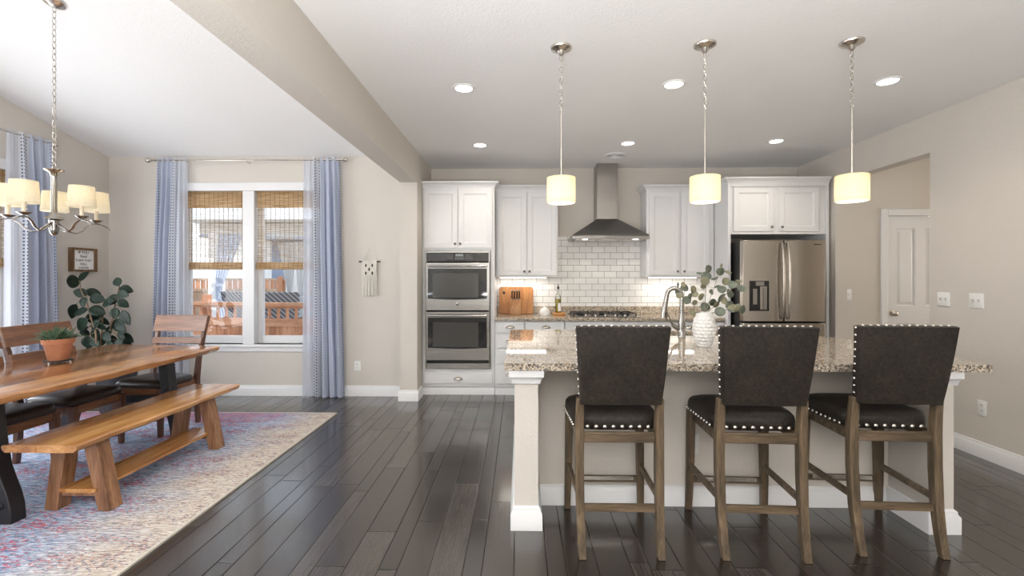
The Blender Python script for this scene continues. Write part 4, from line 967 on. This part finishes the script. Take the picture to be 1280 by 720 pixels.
for Y, TX in ((2.56, -3.352), (3.865, -3.352)):
    tr = MB(); tr.box(TX - .40, TX + .40, Y - .04, Y + .04, .700, .7115)
    tr.box(TX - .36, TX + .36, Y - .022, Y + .022, .33, .385)
    tb = tr.build('trestle', M['black'], t, bevel=.003)
    for s in (-1, 1):
        m = MB(); P = [(.320, .699), (.405, .699), (.433, .45), (.455, .32), (.480, .25), (.512, .17), (.530, .10), (.537, RT), (.430, RT), (.427, .10), (.408, .19), (.380, .28), (.362, .34)]
        m.prism([(TX + s * a, z) for a, z in P], 'Y', Y - .042, Y + .042); lg = m.build('leg', M['black'], t, bevel=.006)
        m = MB()
        for px, pz in ((.366, .65), (.388, .45), (.475, .11)):
            for sy in (-1, 1):
                m.loft([[(TX + s * px + r * cos(2 * pi * i / 14), Y + sy * (.042 + d), pz + r * sin(2 * pi * i / 14)) for i in range(14)] for r, d in ((.022, 0), (.022, .005), (.016, .006), (.014, .012), (.003, .014))])
        m.build('bolt', M['black'], lg)
# bench
t = thing('bench', 'honey coloured live-edge wooden bench with lower shelf beside the dining table', 'bench', (-2.63, 3.24, RT))
live_edge(-2.845, -2.425, 2.50, 3.97, .418, .46, 11, .008, 70, 0, .4).build('bench_top', M['bench'], t, sharp=40)
for Y, sy in ((2.72, -1), (3.69, 1)):
    for s in (-1, 1):
        m = MB(); xt, xb = -2.612 + s * .088, -2.595 + s * .160
        m.loft([[(xb - .038, Y - .045, RT), (xb + .038, Y - .045, RT), (xb + .038, Y + .045, RT), (xb - .038, Y + .045, RT)], [(xt - .040, Y - .045, .417), (xt + .040, Y - .045, .417), (xt + .040, Y + .045, .417), (xt - .040, Y + .045, .417)]]); m.build('leg', M['benchleg'], t, bevel=.004)
    m = MB(); m.box(-2.70, -2.46, Y - .03, Y + .03, .092, .124); m.build('stretcher', M['benchleg'], t, bevel=.003)
live_edge(-2.685, -2.475, 2.66, 3.76, .125, .148, 3, .003, 40).build('lower_shelf', M['bench'], t, sharp=40)

# dining chairs (local, facing +Y)
def make_chair(label, loc, rz):
    t = thing('dining_chair', label, 'chair', loc, rz, 'dining chairs round the table', local=True)
    for s in (-1, 1):
        m = MB(); m.sweep([(s * .205, .205, 0), (s * .205, .205, .20), (s * .202, .20, .415)], [(.032, .032), (.04, .04), (.048, .048)]); m.build('leg', M['chairleg'], t, bevel=.003)
        m = MB(); m.sweep([(s * .215, -.215, 0), (s * .216, -.200, .20), (s * .217, -.195, .42), (s * .222, -.215, .60), (s * .232, -.265, .83), (s * .240, -.315, 1.0)], [(.034, .034), (.038, .042), (.040, .046), (.036, .042), (.032, .034), (.030, .028)]); m.build('leg', M['chairleg'], t, bevel=.003, sharp=60)
    for s in (-1, 1):
        m = MB(); m.box(s * .205 - .012, s * .205 + .012, -.172, .175, .355, .415); m.build('apron', M['chair'], t, bevel=.002)
    m = MB(); m.box(-.178, .178, .193, .217, .355, .415); m.build('apron', M['chair'], t, bevel=.002)
    m = MB(); m.box(-.195, .195, -.205, -.181, .355, .415); m.build('apron', M['chair'], t, bevel=.002)
    m = MB()
    def ring(k, z):
        L = []; e = 6.0
        for i in range(48):
            a = 2 * pi * i / 48; cx = abs(cos(a)) ** (2 / e) * (1 if cos(a) >= 0 else -1); sy = abs(sin(a)) ** (2 / e) * (1 if sin(a) >= 0 else -1)
            L.append((cx * (.236 - (1 - k) * .22) * (1 - .0 * sy), .025 + sy * .20 * k, z))
        return L
    m.loft([ring(.98, .416), ring(1, .422), ring(1, .445), ring(.975, .463), ring(.90, .476), ring(.7, .484), ring(.1, .488)]); m.build('seat', M['seatleather'], t, sharp=70)
    for z0, z1, hw in ((.855, 1.005, .262), (.742, .800, .246)):
        m = MB(); L = []; n = 12
        for i in range(n + 1):
            u = -1 + 2 * i / n; x = u * hw; yb = lambda z: (-.215 - .217 * (z - .6) if z < .83 else -.265 - .294 * (z - .83)) - .014 * (1 - u * u) + .027
            L.append([(x, yb(z0) - .011, z0), (x, yb(z0) + .011, z0), (x, yb(z1) + .009, z1), (x, yb(z1) - .009, z1)])
        m.loft(L); m.build('backrest_slat', M['chair'], t, bevel=.003)
    return t
ch = make_chair('brown wooden dining chair at the far end of the table, back to the window', (-3.275, 4.14, RT + .0005), radians(177))
dup(ch, (-3.50, 3.575, RT + .0005), radians(-90), 'brown wooden dining chair on the wall side of the table, behind the terracotta pot')
dup(ch, (-3.50, 3.03, RT + .0005), radians(-90), 'brown wooden dining chair on the wall side, only its seat showing under the table')

# pot plant on the table
px, py, pz = -3.375, 3.335, .7605
t = thing('trivet', 'thin dark metal trivet under the terracotta pot', 'trivet', (px, py, pz)); m = MB(); m.lathe([(.070, pz + .012), (.082, pz + .012), (.082, pz + .018), (.070, pz + .018)], (px, py, 0), 24); m.build('disc', M['black'], t)
for k in range(3):
    a = k * 2.094 + .5; m = MB(); m.cyl((px + .066 * cos(a), py + .066 * sin(a), pz), (px + .066 * cos(a), py + .066 * sin(a), pz + .0125), .007); m.build('foot', M['metal'], t)
pb = pz + .0185
t = thing('potted_succulent', 'spiky green succulent in a terracotta pot on the dining table', 'plant', (px, py, pb))
m = MB(); m.lathe([(.054, pb), (.057, pb + .003), (.081, pb + .118), (.090, pb + .120), (.094, pb + .157), (.085, pb + .157), (.081, pb + .13), (.01, pb + .125)], (px, py, 0), 32); m.build('pot', M['terracotta'], t)
m = MB(); m.lathe([(.080, pb + .131), (.05, pb + .138), (.005, pb + .139)], (px, py, 0), 20); m.build('soil', M['soil'], t)
m = MB(); rng = random.Random(8)
for c in range(7):
    ca = c * 2 * pi / 6; cr = .052 if c < 6 else 0; cx_, cy_ = px + cr * cos(ca), py + cr * sin(ca)
    for k in range(26):
        a = rng.uniform(0, 2 * pi); tilt = rng.uniform(.25, 1.25); L_ = rng.uniform(.075, .135); d = Vector((cos(a) * sin(tilt), sin(a) * sin(tilt), cos(tilt)))
        b0 = Vector((cx_, cy_, pb + .135)); p1 = b0 + d * L_ * .5 + Vector((0, 0, .008)); p2 = b0 + d * L_ + Vector((0, 0, -.006 - .02 * sin(tilt) * rng.random()))
        m.tube([b0, b0.lerp(p1, .6), p1, p2], [.007, .0095, .008, .001], 6, flat=.45)
m.build('foliage', M['succ'], t, sharp=60)

# rubber plant in the corner
PY = 4.70; PX = atY(146, 500, PY).x
t = thing('rubber_plant', 'tall dark green rubber plant in a ribbed charcoal pot in the corner', 'plant', (PX, PY, 0.0125))
m = MB(); N = 72; Lp = []
for r, z in ((.125, .0125), (.13, .02), (.165, .40), (.17, .41), (.17, .43), (.15, .43), (.145, .40)):
    Lp.append([(PX + (r + (.004 if i % 2 and .005 < z < .405 else 0)) * cos(2 * pi * i / N), PY + (r + (.004 if i % 2 and .005 < z < .405 else 0)) * sin(2 * pi * i / N), z) for i in range(N)])
m.loft(Lp); m.build('pot', M['charpot'], t, sharp=20)
m = MB(); m.lathe([(.146, .40), (.005, .405)], (PX, PY, 0), 20); m.build('soil', M['soil'], t)
def rp(a, b, dy=0): return atY(a / 4, 340 + b / 4, PY + dy)
LR = [(405, 50, 320, 44), (395, 44, 440, -2), (440, 112, 384, 100), (425, 96, 483, 104), (425, 125, 412, 176), (382, 160, 350, 235), (440, 185, 388, 206), (445, 182, 526, 208), (445, 205, 470, 250), (440, 236, 380, 290), (440, 280, 408, 300), (415, 280, 438, 330), (450, 120, 522, 143), (598, 70, 576, 26), (597, 78, 652, 94), (592, 100, 622, 112), (592, 112, 560, 148), (570, 146, 505, 160), (592, 135, 642, 178), (575, 178, 574, 234), (610, 192, 645, 264), (572, 240, 622, 300), (560, 268, 530, 332), (480, 250, 532, 292), (500, 225, 545, 265), (490, 285, 470, 350), (560, 315, 575, 362), (455, 330, 490, 370), (520, 320, 500, 372), (620, 305, 655, 345), (590, 300, 620, 332), (440, 320, 438, 365), (500, 240, 478, 262), (520, 215, 475, 255), (600, 330, 590, 372), (540, 350, 560, 385), (465, 355, 440, 390), (615, 340, 640, 372), (520, 300, 548, 345)]
stP = [[(480, 470), (485, 380), (478, 300), (455, 230), (432, 150), (405, 90), (398, 48)], [(500, 470), (535, 380), (552, 290), (565, 220), (576, 160), (590, 110), (597, 60)], [(490, 470), (500, 390), (508, 300), (512, 240)]]
sm = MB(); rng = random.Random(2); SP = []
for k, s in enumerate(stP):
    pts = [rp(a, b, (-.05, .05, 0)[k] * (1 - i / 8)) for i, (a, b) in enumerate(s)]; pts[0] = Vector((pts[0].x, PY + (-.03, .03, 0)[k], .39)); SP.append(pts); sm.tube(pts, [.010 - .0009 * i for i in range(len(pts))], 8)
lf = MB()
for a0, b0, a1, b1 in LR:
    off = rng.uniform(-.07, .07); p = rp(a0, b0, off); q = rp(a1, b1, off + rng.uniform(-.05, .05)); ax = q - p; Ln = ax.length
    if Ln < .11: ax *= .13 / Ln; Ln = .13
    ax.normalize(); near = min((s[i].lerp(s[i + 1], f) for s in SP for i in range(len(s) - 1) for f in (0, .5, 1)), key=lambda w_: (w_ - p).length)
    sm.tube([near, p], [.004, .003], 6)
    nrm = Vector((rng.uniform(-.3, .5), -1, rng.uniform(-.1, .8))); nrm = (nrm - ax * nrm.dot(ax)).normalized(); bx_ = nrm.cross(ax); W = min(.066, Ln * .36) * rng.uniform(.85, 1.1)
    n0 = len(lf.v); K = 10
    for i in range(K + 1):
        u = i / K; w_ = W * sin(pi * u ** .85) ** .75 if 0 < i < K else .0015; bend = -.10 * Ln * u * u
        for s in (-1, -.5, 0, .5, 1):
            lf.v.append(tuple(p + ax * (Ln * u) + bx_ * (w_ * s) + nrm * (bend + .22 * w_ * abs(s))))
    for i in range(K):
        for s in range(4): a = n0 + i * 5 + s; lf.f.append((a, a + 1, a + 6, a + 5))
sm.build('stem', M['stem'], t); lf.build('foliage', M['rubber'], t, solid=.0015, sharp=60)

# chandelier
cx, cy = -3.268, 3.20; zc = zv(cy)
t = thing('chandelier', 'five-arm nickel chandelier with white drum shades over the dining table', 'chandelier', (cx, cy, zc))
T = Matrix.Translation((cx, cy, zc - .004)) @ Matrix.Rotation(-math.atan(SL), 4, 'X')
m = MB(); m.lathe([(.012, -.035), (.03, -.028), (.062, -.010), (.066, 0)], n=24, T=T); m.build('canopy', M['metal'], t)
m = MB(); chain(m, cx, cy, 2.142, zc - .03, .055, .0028, .012); m.build('chain', M['metal'], t)
m = MB(); m.lathe([(.006, 2.146), (.02, 2.144), (.056, 2.136), (.054, 2.131), (.027, 2.116), (.0175, 2.085), (.0165, 1.86), (.019, 1.84), (.025, 1.82), (.050, 1.795), (.052, 1.788), (.026, 1.782)], (cx, cy, 0), 24); m.build('column', M['chrome'], t, sharp=50)
m = MB(); m.lathe([(.03, 1.781), (.026, 1.76), (.028, 1.72), (.022, 1.69), (.008, 1.676), (.002, 1.674)], (cx, cy, 0), 20); m.build('finial', M['chrome'], t)
for k in range(5):
    a = PSI + radians(62 + 72 * k); D = Vector((cos(a), sin(a), 0)); Cc = Vector((cx, cy, 0))
    prof = [(.022, 1.765), (.05, 1.735), (.085, 1.706), (.12, 1.700), (.155, 1.722), (.18, 1.757), (.208, 1.776), (.235, 1.781), (.265, 1.776), (.295, 1.760), (.32, 1.738)]
    m = MB(); m.tube([Cc + D * r + Vector((0, 0, z)) for r, z in prof], [.009] * 7 + [.009, .008, .0065, .003], 10, flat=.6); ar = m.build('arm', M['chrome'], t, sharp=60)
    e = Cc + D * .235; m = MB(); m.lathe([(.008, 1.788), (.018, 1.791), (.036, 1.802), (.039, 1.806), (.012, 1.803)], (e.x, e.y, 0), 18); m.build('drip_pan', M['chrome'], ar)
    m = MB(); m.lathe([(.0115, 1.804), (.0115, 1.90)], (e.x, e.y, 0), 12); m.build('candle_sleeve', M['candle'], ar)
    m = MB(); m.sphere((e.x, e.y, 1.93), .018, 10, 6, (1, 1, 1.5)); m.build('bulb', M['bulb'], ar)
    m = MB(); m.lathe([(.078, 1.868), (.079, 1.868), (.069, 2.012), (.068, 2.012)], (e.x, e.y, 0), 28, False); m.build('lamp_shade', M['shade'], ar)
    light('POINT', 'chandelier_bulb', (e.x, e.y, 1.955), .26, (1, .82, .58), radius=.02)

# framed sign on the left wall
sy0, sy1, sz0, sz1 = 4.885, 5.18, 1.445, 1.705
t = thing('framed_sign', 'small square wood-framed sign with black hand lettering on the dining wall', 'sign', (XL, 5.03, 1.575))
m = MB(); D = .052; b = .024; xa, xb = XL + .001, XL + D
m.box(xa, xb, sy0, sy0 + b, sz0, sz1).box(xa, xb, sy1 - b, sy1, sz0, sz1).box(xa, xb, sy0 + b, sy1 - b, sz0, sz0 + b).box(xa, xb, sy0 + b, sy1 - b, sz1 - b, sz1); m.build('frame', M['signwood'], t, bevel=.002)
pp = MB().box(XL + .002, XL + .028, sy0 + b, sy1 - b, sz0 + b, sz1 - b).build('print', M['paper'], t)
Rm = Matrix(((0, 0, 1, 0), (1, 0, 0, 0), (0, 1, 0, 0), (0, 0, 0, 1)))
for body, dz, s, sx in (('IF YOU', .080, .040, 1), ('feed', .038, .046, 1), ('THEM THEY', -.008, .038, .95), ('WILL', -.048, .038, 1), ('come', -.083, .048, 1.1)):
    text(body, s, M['ink'], pp, 'lettering', Matrix.Translation((XL + .0286, 5.035, 1.575 + dz)) @ Rm, sx=sx)

# macrame hanging
mc = atY(462, 327, YD - .02); mx, mz = mc.x, mc.z
t = thing('macrame_hanging', 'small cream macrame with black ovals hanging from a dark dowel', 'wall hanging', (mx, YD, mz))
ym = YD - .018
m = MB(); m.tube([(mx - .125, ym, mz), (mx + .125, ym, mz)], .0075, 8); m.build('dowel', M['ink'], t)
m = MB(); m.tube([(mx - .085, ym - .004, mz + .006), (mx - .008, YD - .004, mz + .158), (mx, YD - .003, mz + .163), (mx + .008, YD - .004, mz + .158), (mx + .085, ym - .004, mz + .006)], .0022, 6); m.build('hanging_cord', M['cotton'], t)
m = MB()
for k in range(13):
    x = mx - .078 + .013 * k; m.tube([(x, ym - .009 - .003 * (k % 2), mz + .012), (x + .002, ym - .012, mz - .03), (x - .002, ym - .012, mz - .10), (x, ym - .011, mz - .165)], .0078, 6)
pn = m.build('woven_panel', M['cotton'], t, sharp=70)
m = MB()
for dx, dz in ((-.039, -.045), (.036, -.045), (0, -.09), (-.039, -.135), (.036, -.135)): m.sphere((mx + dx, ym - .018, mz + dz), .012, 10, 6, (.8, .5, 1.7))
m.build('black_bead', M['ink'], pn)
m = MB(); rng = random.Random(6)
for k in range(16):
    x = mx - .082 + .011 * k; e = rng.uniform(-.012, .012); m.tube([(x, ym - .010, mz - .16), (x + e * .4, ym - .013, mz - .27), (x + e, ym - .012, mz - .385 - rng.uniform(0, .02))], [.0045, .005, .0055], 6)
m.build('fringe', M['cotton'], t)

# curtains, rods, woven shades
def curtain(label, p0, p1, ax, off, folds, z0, z1, flare, seed):
    """Panel between outer edge p0 and inner edge p1 along axis ax ('X' or 'Y'), hung at coordinate off on the other axis."""
    r = random.Random(seed); ph = [r.uniform(0, 6.28) for _ in range(4)]
    def fn(u, v):
        z = z1 - (z1 - z0) * v
        s = u + .018 * sin(5 * u + 3 * v + ph[0]) * v + .030 * sin(2 * pi * folds * u + ph[1] + 1.2) * min(1, v * 3) * (1 if u < .76 else .3)
        h = p0 + (p1 - p0) * s + (p0 - p1) * flare * v * (1 - s) * .9 + (p1 - p0) * .02 * v * s
        A = .014 + .034 * min(1, v * 3)
        d = A * sin(2 * pi * folds * u + ph[1] + .5 * sin(2.2 * v + ph[2])) + .35 * A * sin(2 * pi * folds * 2.3 * u + ph[3] + v)
        if u > .74: d *= .45
        return (h, off + d, z) if ax == 'X' else (off + d, h, z)
    m = MB(); m.grid(fn, 110, 40)
    o = m.build('curtain', M['curtain'], org=(fn(.5, 1)), sharp=180); tag(o, label, 'curtain', 'blue curtains'); return o
RZ = 2.735
def rod(label, a, b, wallaxis):
    t = thing('curtain_rod', label, 'curtain rod', (Vector(a) + Vector(b)) / 2); a, b = Vector(a), Vector(b); d = (b - a).normalized()
    m = MB(); m.tube([a, b], .011, 10); m.build('pole', M['metal'], t)
    for e, s in ((a, -1), (b, 1)):
        m = MB(); m.tube([e, e + d * s * .012, e + d * s * .018, e + d * s * .035, e + d * s * .055, e + d * s * .066], [.013, .014, .022, .030, .022, .003], 12); m.build('finial', M['metal'], t)
    for f in (.03, .5, .97):
        p = a.lerp(b, f); q = Vector((p.x, YD - .001, p.z - .02)) if wallaxis == 'Y' else Vector((XL + .001, p.y, p.z - .02))
        m = MB(); m.tube([q, (q + p) / 2 + Vector((0, 0, -.012)), p + Vector((0, 0, -.012))], .006, 8); m.build('bracket', M['metal'], t)
YC = YD - .085
rod('nickel curtain rod over the dining room back window', (atY(189, 199, YC).x, YC, RZ), (atY(428, 198, YC).x, YC, RZ), 'Y')
XC = XL + .10
rod('nickel curtain rod over the dining room side window', (XC, 2.0, RZ), (XC, atX(64, 178, XC).y, RZ), 'X')
curtain('blue patterned curtain at the left of the back window', atY(197, 200, YC).x, atY(234, 200, YC).x, 'X', YC, 5.3, .012, RZ + .026, .20, 1)
curtain('blue patterned curtain at the right of the back window, beside the macrame', atY(424, 200, YC).x, atY(379.5, 200, YC).x, 'X', YC, 5.6, .012, RZ + .026, .20, 2)
curtain('blue patterned curtain of the side window, behind the chandelier', atX(63, 200, XC).y, atX(9, 200, XC).y, 'Y', XC, 4.6, .012, RZ + .026, .15, 7)
def shade(label, a, b, ax, off, dense, sheer, group):
    t = thing('woven_shade', label, 'window shade', ((a + b) / 2, off, 2.39) if ax == 'X' else (off, (a + b) / 2, 2.39), 0, group)
    B = (lambda p, q, d0, d1, z0, z1: MB().box(p, q, off + d0, off + d1, z0, z1)) if ax == 'X' else (lambda p, q, d0, d1, z0, z1: MB().box(off - d1, off - d0, p, q, z0, z1))
    B(a, b, 0, .006, 1.555, 2.385).build('woven_panel', sheer, t, flat=True)
    B(a, b, -.012, -.006, 2.20, 2.392).build('valance', dense, t, flat=True)
    m = MB(); s = MB()
    pr_ = [(-.014, 1.56), (-.020, 1.53), (-.018, 1.49), (-.010, 1.475), (.012, 1.475), (.018, 1.50), (.014, 1.56)]
    (m.prism([(off + d, z) for d, z in pr_], 'X', a, b) if ax == 'X' else m.prism([(off - d, z) for d, z in pr_], 'Y', a, b)); m.build('bottom_roll', dense, t)
    (s.tube([(a + .012, off - .016, 2.36), (a + .012, off - .016, 1.56)], .002, 6) if ax == 'X' else s.tube([(off + .016, a + .012, 2.36), (off + .016, a + .012, 1.56)], .002, 6)); s.build('pull_cord', M['white_plastic'], t)
mxm = -3.175
shade('woven reed shade in the left pane of the back window', WX0 + .012, mxm - .075, 'X', YD + .035, M['reedXd'], M['reedX'], 'woven window shades')
shade('woven reed shade in the right pane of the back window', mxm + .08, WX1 - .012, 'X', YD + .035, M['reedXd'], M['reedX'], 'woven window shades')
my = (LY0 + LY1) / 2
shade('woven reed shade in the side window, behind the chandelier shades', my + .075, LY1 - .012, 'Y', XL - .035, M['reedYd'], M['reedY'], 'woven window shades')

# ------------------------------------------------------------------ outside the windows
struct(MB().box(-40, 20, 6.4, 60, -.45, -.35).build('ground', M['snow']))
struct(MB().box(-40, XL - .3, -10, 6.4, -.45, -.35).build('ground_side', M['ground']))
struct(MB().box(-16, 3, 7.0, 12.6, -.349, -.08).build('terrace', M['snow']))
def dk(px, py, Y): return atY(px, py, Y)
# deck railing in front of the patio
t = thing('deck_railing', 'orange stained deck railing with balusters and solid boards below', 'railing', (-4.4, 7.3, -.08))
ra, rb = Vector((-7.2, 7.75, 0)), Vector((-2.4, 6.95, 0)); dv = (rb - ra); Ln = dv.length; ang = math.atan2(dv.y, dv.x)
TR = Matrix.Translation(ra) @ Matrix.Rotation(ang, 4, 'Z')
zt = .99
m = MB(); m.box(0, Ln, -.06, .06, zt - .05, zt, TR); m.box(0, Ln, -.02, .02, zt - .09, zt - .051, TR); m.build('top_rail', M['deckrail'], t)
m = MB(); m.box(0, Ln, -.025, .025, .62, .74, TR); m.build('lower_rail', M['deckrail'], t)
m = MB(); [m.box(.14 * k + .002, .14 * k + .136, -.012, .012, -.34, .619, TR) for k in range(int(Ln / .14))]; m.build('skirt_boards', M['deckwood'], t)
for k in range(int(Ln / .155)):
    m = MB(); m.box(.155 * k + .05, .155 * k + .082, -.016, .018, .741, zt - .091, TR); m.build('baluster', M['deckwood'], t)
for k in (0.06, 2.02, 4.3):
    m = MB(); m.box(k, k + .10, .065, .165, -.08, zt + .11, TR); m.build('post', M['deckwood'], t)
# cedar fence far behind
FYy = 13.2; t = thing('garden_fence', 'weathered cedar fence with lattice top beyond the patio', 'fence', (-8, FYy, -.35))
m = MB(); [m.box(-16 + .145 * k, -16 + .145 * k + .138, FYy, FYy + .02, -.35, .98) for k in range(130)]; m.build('fence_board', M['fence'], t)
m = MB(); m.box(-16, 2.8, FYy - .03, FYy + .03, .98, 1.06).box(-16, 2.8, FYy - .03, FYy + .03, 1.30, 1.36); m.build('fence_rail', M['fence'], t)
m = MB(); [m.box(-16 + .155 * k, -16 + .155 * k + .125, FYy - .012, FYy + .012, 1.06, 1.30) for k in range(121)]; m.build('lattice', M['deckwood'], t)
for x in (-12.2, -9.6, -6.9, -4.3):
    m = MB(); m.box(x, x + .12, FYy - .09, FYy - .031, -.35, 1.42); m.build('post', M['deckwood'], t)
# gazebo on the patio
gx = atY(271, 360, 9.6).x; t = thing('gazebo', 'white patio gazebo posts and roof beams outside the window', 'gazebo', (gx, 9.6, -.08))
for x, y in ((gx, 9.6), (atY(365, 350, 12.2).x, 12.2), (gx + 3.2, 9.6)):
    m = MB(); m.box(x - .11, x + .11, y - .11, y + .11, -.079, 2.30); m.build('post', M['outwhite'], t)
m = MB(); m.box(gx - .3, gx + 3.6, 9.5, 9.7, 2.301, 2.50); m.build('beam', M['outwhite'], t)
m = MB(); m.prism([(9.0, 2.52), (12.8, 2.52), (10.9, 3.4)], 'X', gx - .5, gx + 3.8); m.build('roof', M['outwhite'], t)
def drape(label, x, y, mat, w, side, zb=.05, zk=1.12):
    def fn(u, v):
        z = 2.28 + (zb - 2.28) * v; k = abs(z - zk) / 1.2; ww = w * (.22 + .78 * min(1, k ** 1.1)); c = x + side * w * .5 * (1 - min(1, k))
        return (c + (u - .5) * ww, y + .03 * sin(9 * pi * u), z)
    m = MB(); m.grid(fn, 36, 30); return tag(m.build('outdoor_drape', mat, org=fn(.5, 1), sharp=180), label, 'drape', 'outdoor drapes')
drape('pale blue outdoor drape tied back to the near gazebo post', gx + .42, 9.42, M['drape'], .55, -1)
drape('white outdoor drape tied back beyond the wicker chairs', atY(360, 350, 11.9).x, 11.88, M['drapew'], .5, .2, .95, 1.0)
drape('white outdoor drape hanging at the right edge of the window view', atY(386, 350, 11.6).x, 11.55, M['drapew'], .7, -.5, .6, .9)
def patio_chair(label, loc, rz, sc=1.0):
    t = thing('patio_chair', label, 'patio chair', loc, rz, 'wicker patio chairs', local=True)
    m = MB(); m.prism([(-.30, .30), (.26, .30), (.26, .40), (-.30, .38)], 'X', -.29, .29); m.build('seat', M['wicker'], t, bevel=.02)
    m = MB(); m.loft([[(-.28, -.33, .35), (.28, -.33, .35), (.28, -.27, .35), (-.28, -.27, .35)], [(-.36, -.50, 1.20), (.36, -.50, 1.20), (.36, -.45, 1.20), (-.36, -.45, 1.20)]]); m.build('backrest', M['wickerw'], t, bevel=.02)
    for s in (-1, 1):
        m = MB(); m.tube([(s * .31, -.36, .62), (s * .33, 0, .63), (s * .33, .27, .62), (s * .32, .30, .3)], .025, 8); m.build('armrest', M['wicker'], t)
        for y in (-.28, .24):
            m = MB(); m.cyl((s * .27, y, 0), (s * .26, y, .31), .022); m.build('leg', M['wicker'], t)
    return t
pc = atY(345, 400, 8.3); c1 = patio_chair('dark wicker patio chair with its back in the right window pane', (pc.x, 8.75, -.079), radians(8))
pc2 = atY(317, 400, 8.9); dup(c1, (pc2.x, 9.0, -.079), radians(-14), 'dark wicker patio chair partly behind the window mullion')
t = thing('patio_table', 'grey covered patio table behind the wicker chairs', 'patio table', (atY(378, 380, 10).x, 10.1, -.08)); tx = atY(385, 380, 10.1).x
m = MB(); m.loft([[(tx - .95, 9.6, .55), (tx + .95, 9.6, .55), (tx + .95, 10.6, .55), (tx - .95, 10.6, .55)], [(tx - .85, 9.7, .98), (tx + .85, 9.7, .98), (tx + .85, 10.5, .98), (tx - .85, 10.5, .98)]]); m.build('cover', M['cover'], t, bevel=.02)
for sx in (-.7, .7):
    for yy in (9.8, 10.4):
        m = MB(); m.cyl((tx + sx, yy, -.079), (tx + sx, yy, .551), .04); m.build('leg', M['darkgap'], t)
# neighbouring houses
t = thing('neighbor_house', 'pale house with dark roof far behind the fence', 'house', (-8, 22, -.4))
MB().box(-14.0, -11.3, 21, 26, -.35, 3.2).build('wall', M['house'], t); MB().prism([(20.5, 3.2), (26.5, 3.2), (23.5, 5.6)], 'X', -14.4, -11.1).build('roof', M['roofing'], t)
t = thing('neighbor_house', 'slate blue house behind the fence seen in the right pane', 'house', (-4, 22, -.4))
MB().box(-10.8, -7.6, 20, 26, -.35, 3.0).build('wall', M['slate'], t); MB().prism([(19.5, 3.0), (26.5, 3.0), (23, 5.2)], 'X', -11.0, -7.2).build('roof', M['roofing'], t)
# fence on the side of the dining room
t = thing('side_fence', 'brown board fence outside the dining room side window', 'fence', (-10, 4, -.35))
m = MB(); [m.box(-10, -9.97, -4 + .15 * k, -4 + .15 * k + .14, -.349, 1.5) for k in range(90)]; m.build('fence_board', M['fence'], t)
MB().box(-9.969, -9.93, -4, 9.5, 1.2, 1.3).build('fence_rail', M['fence'], t)
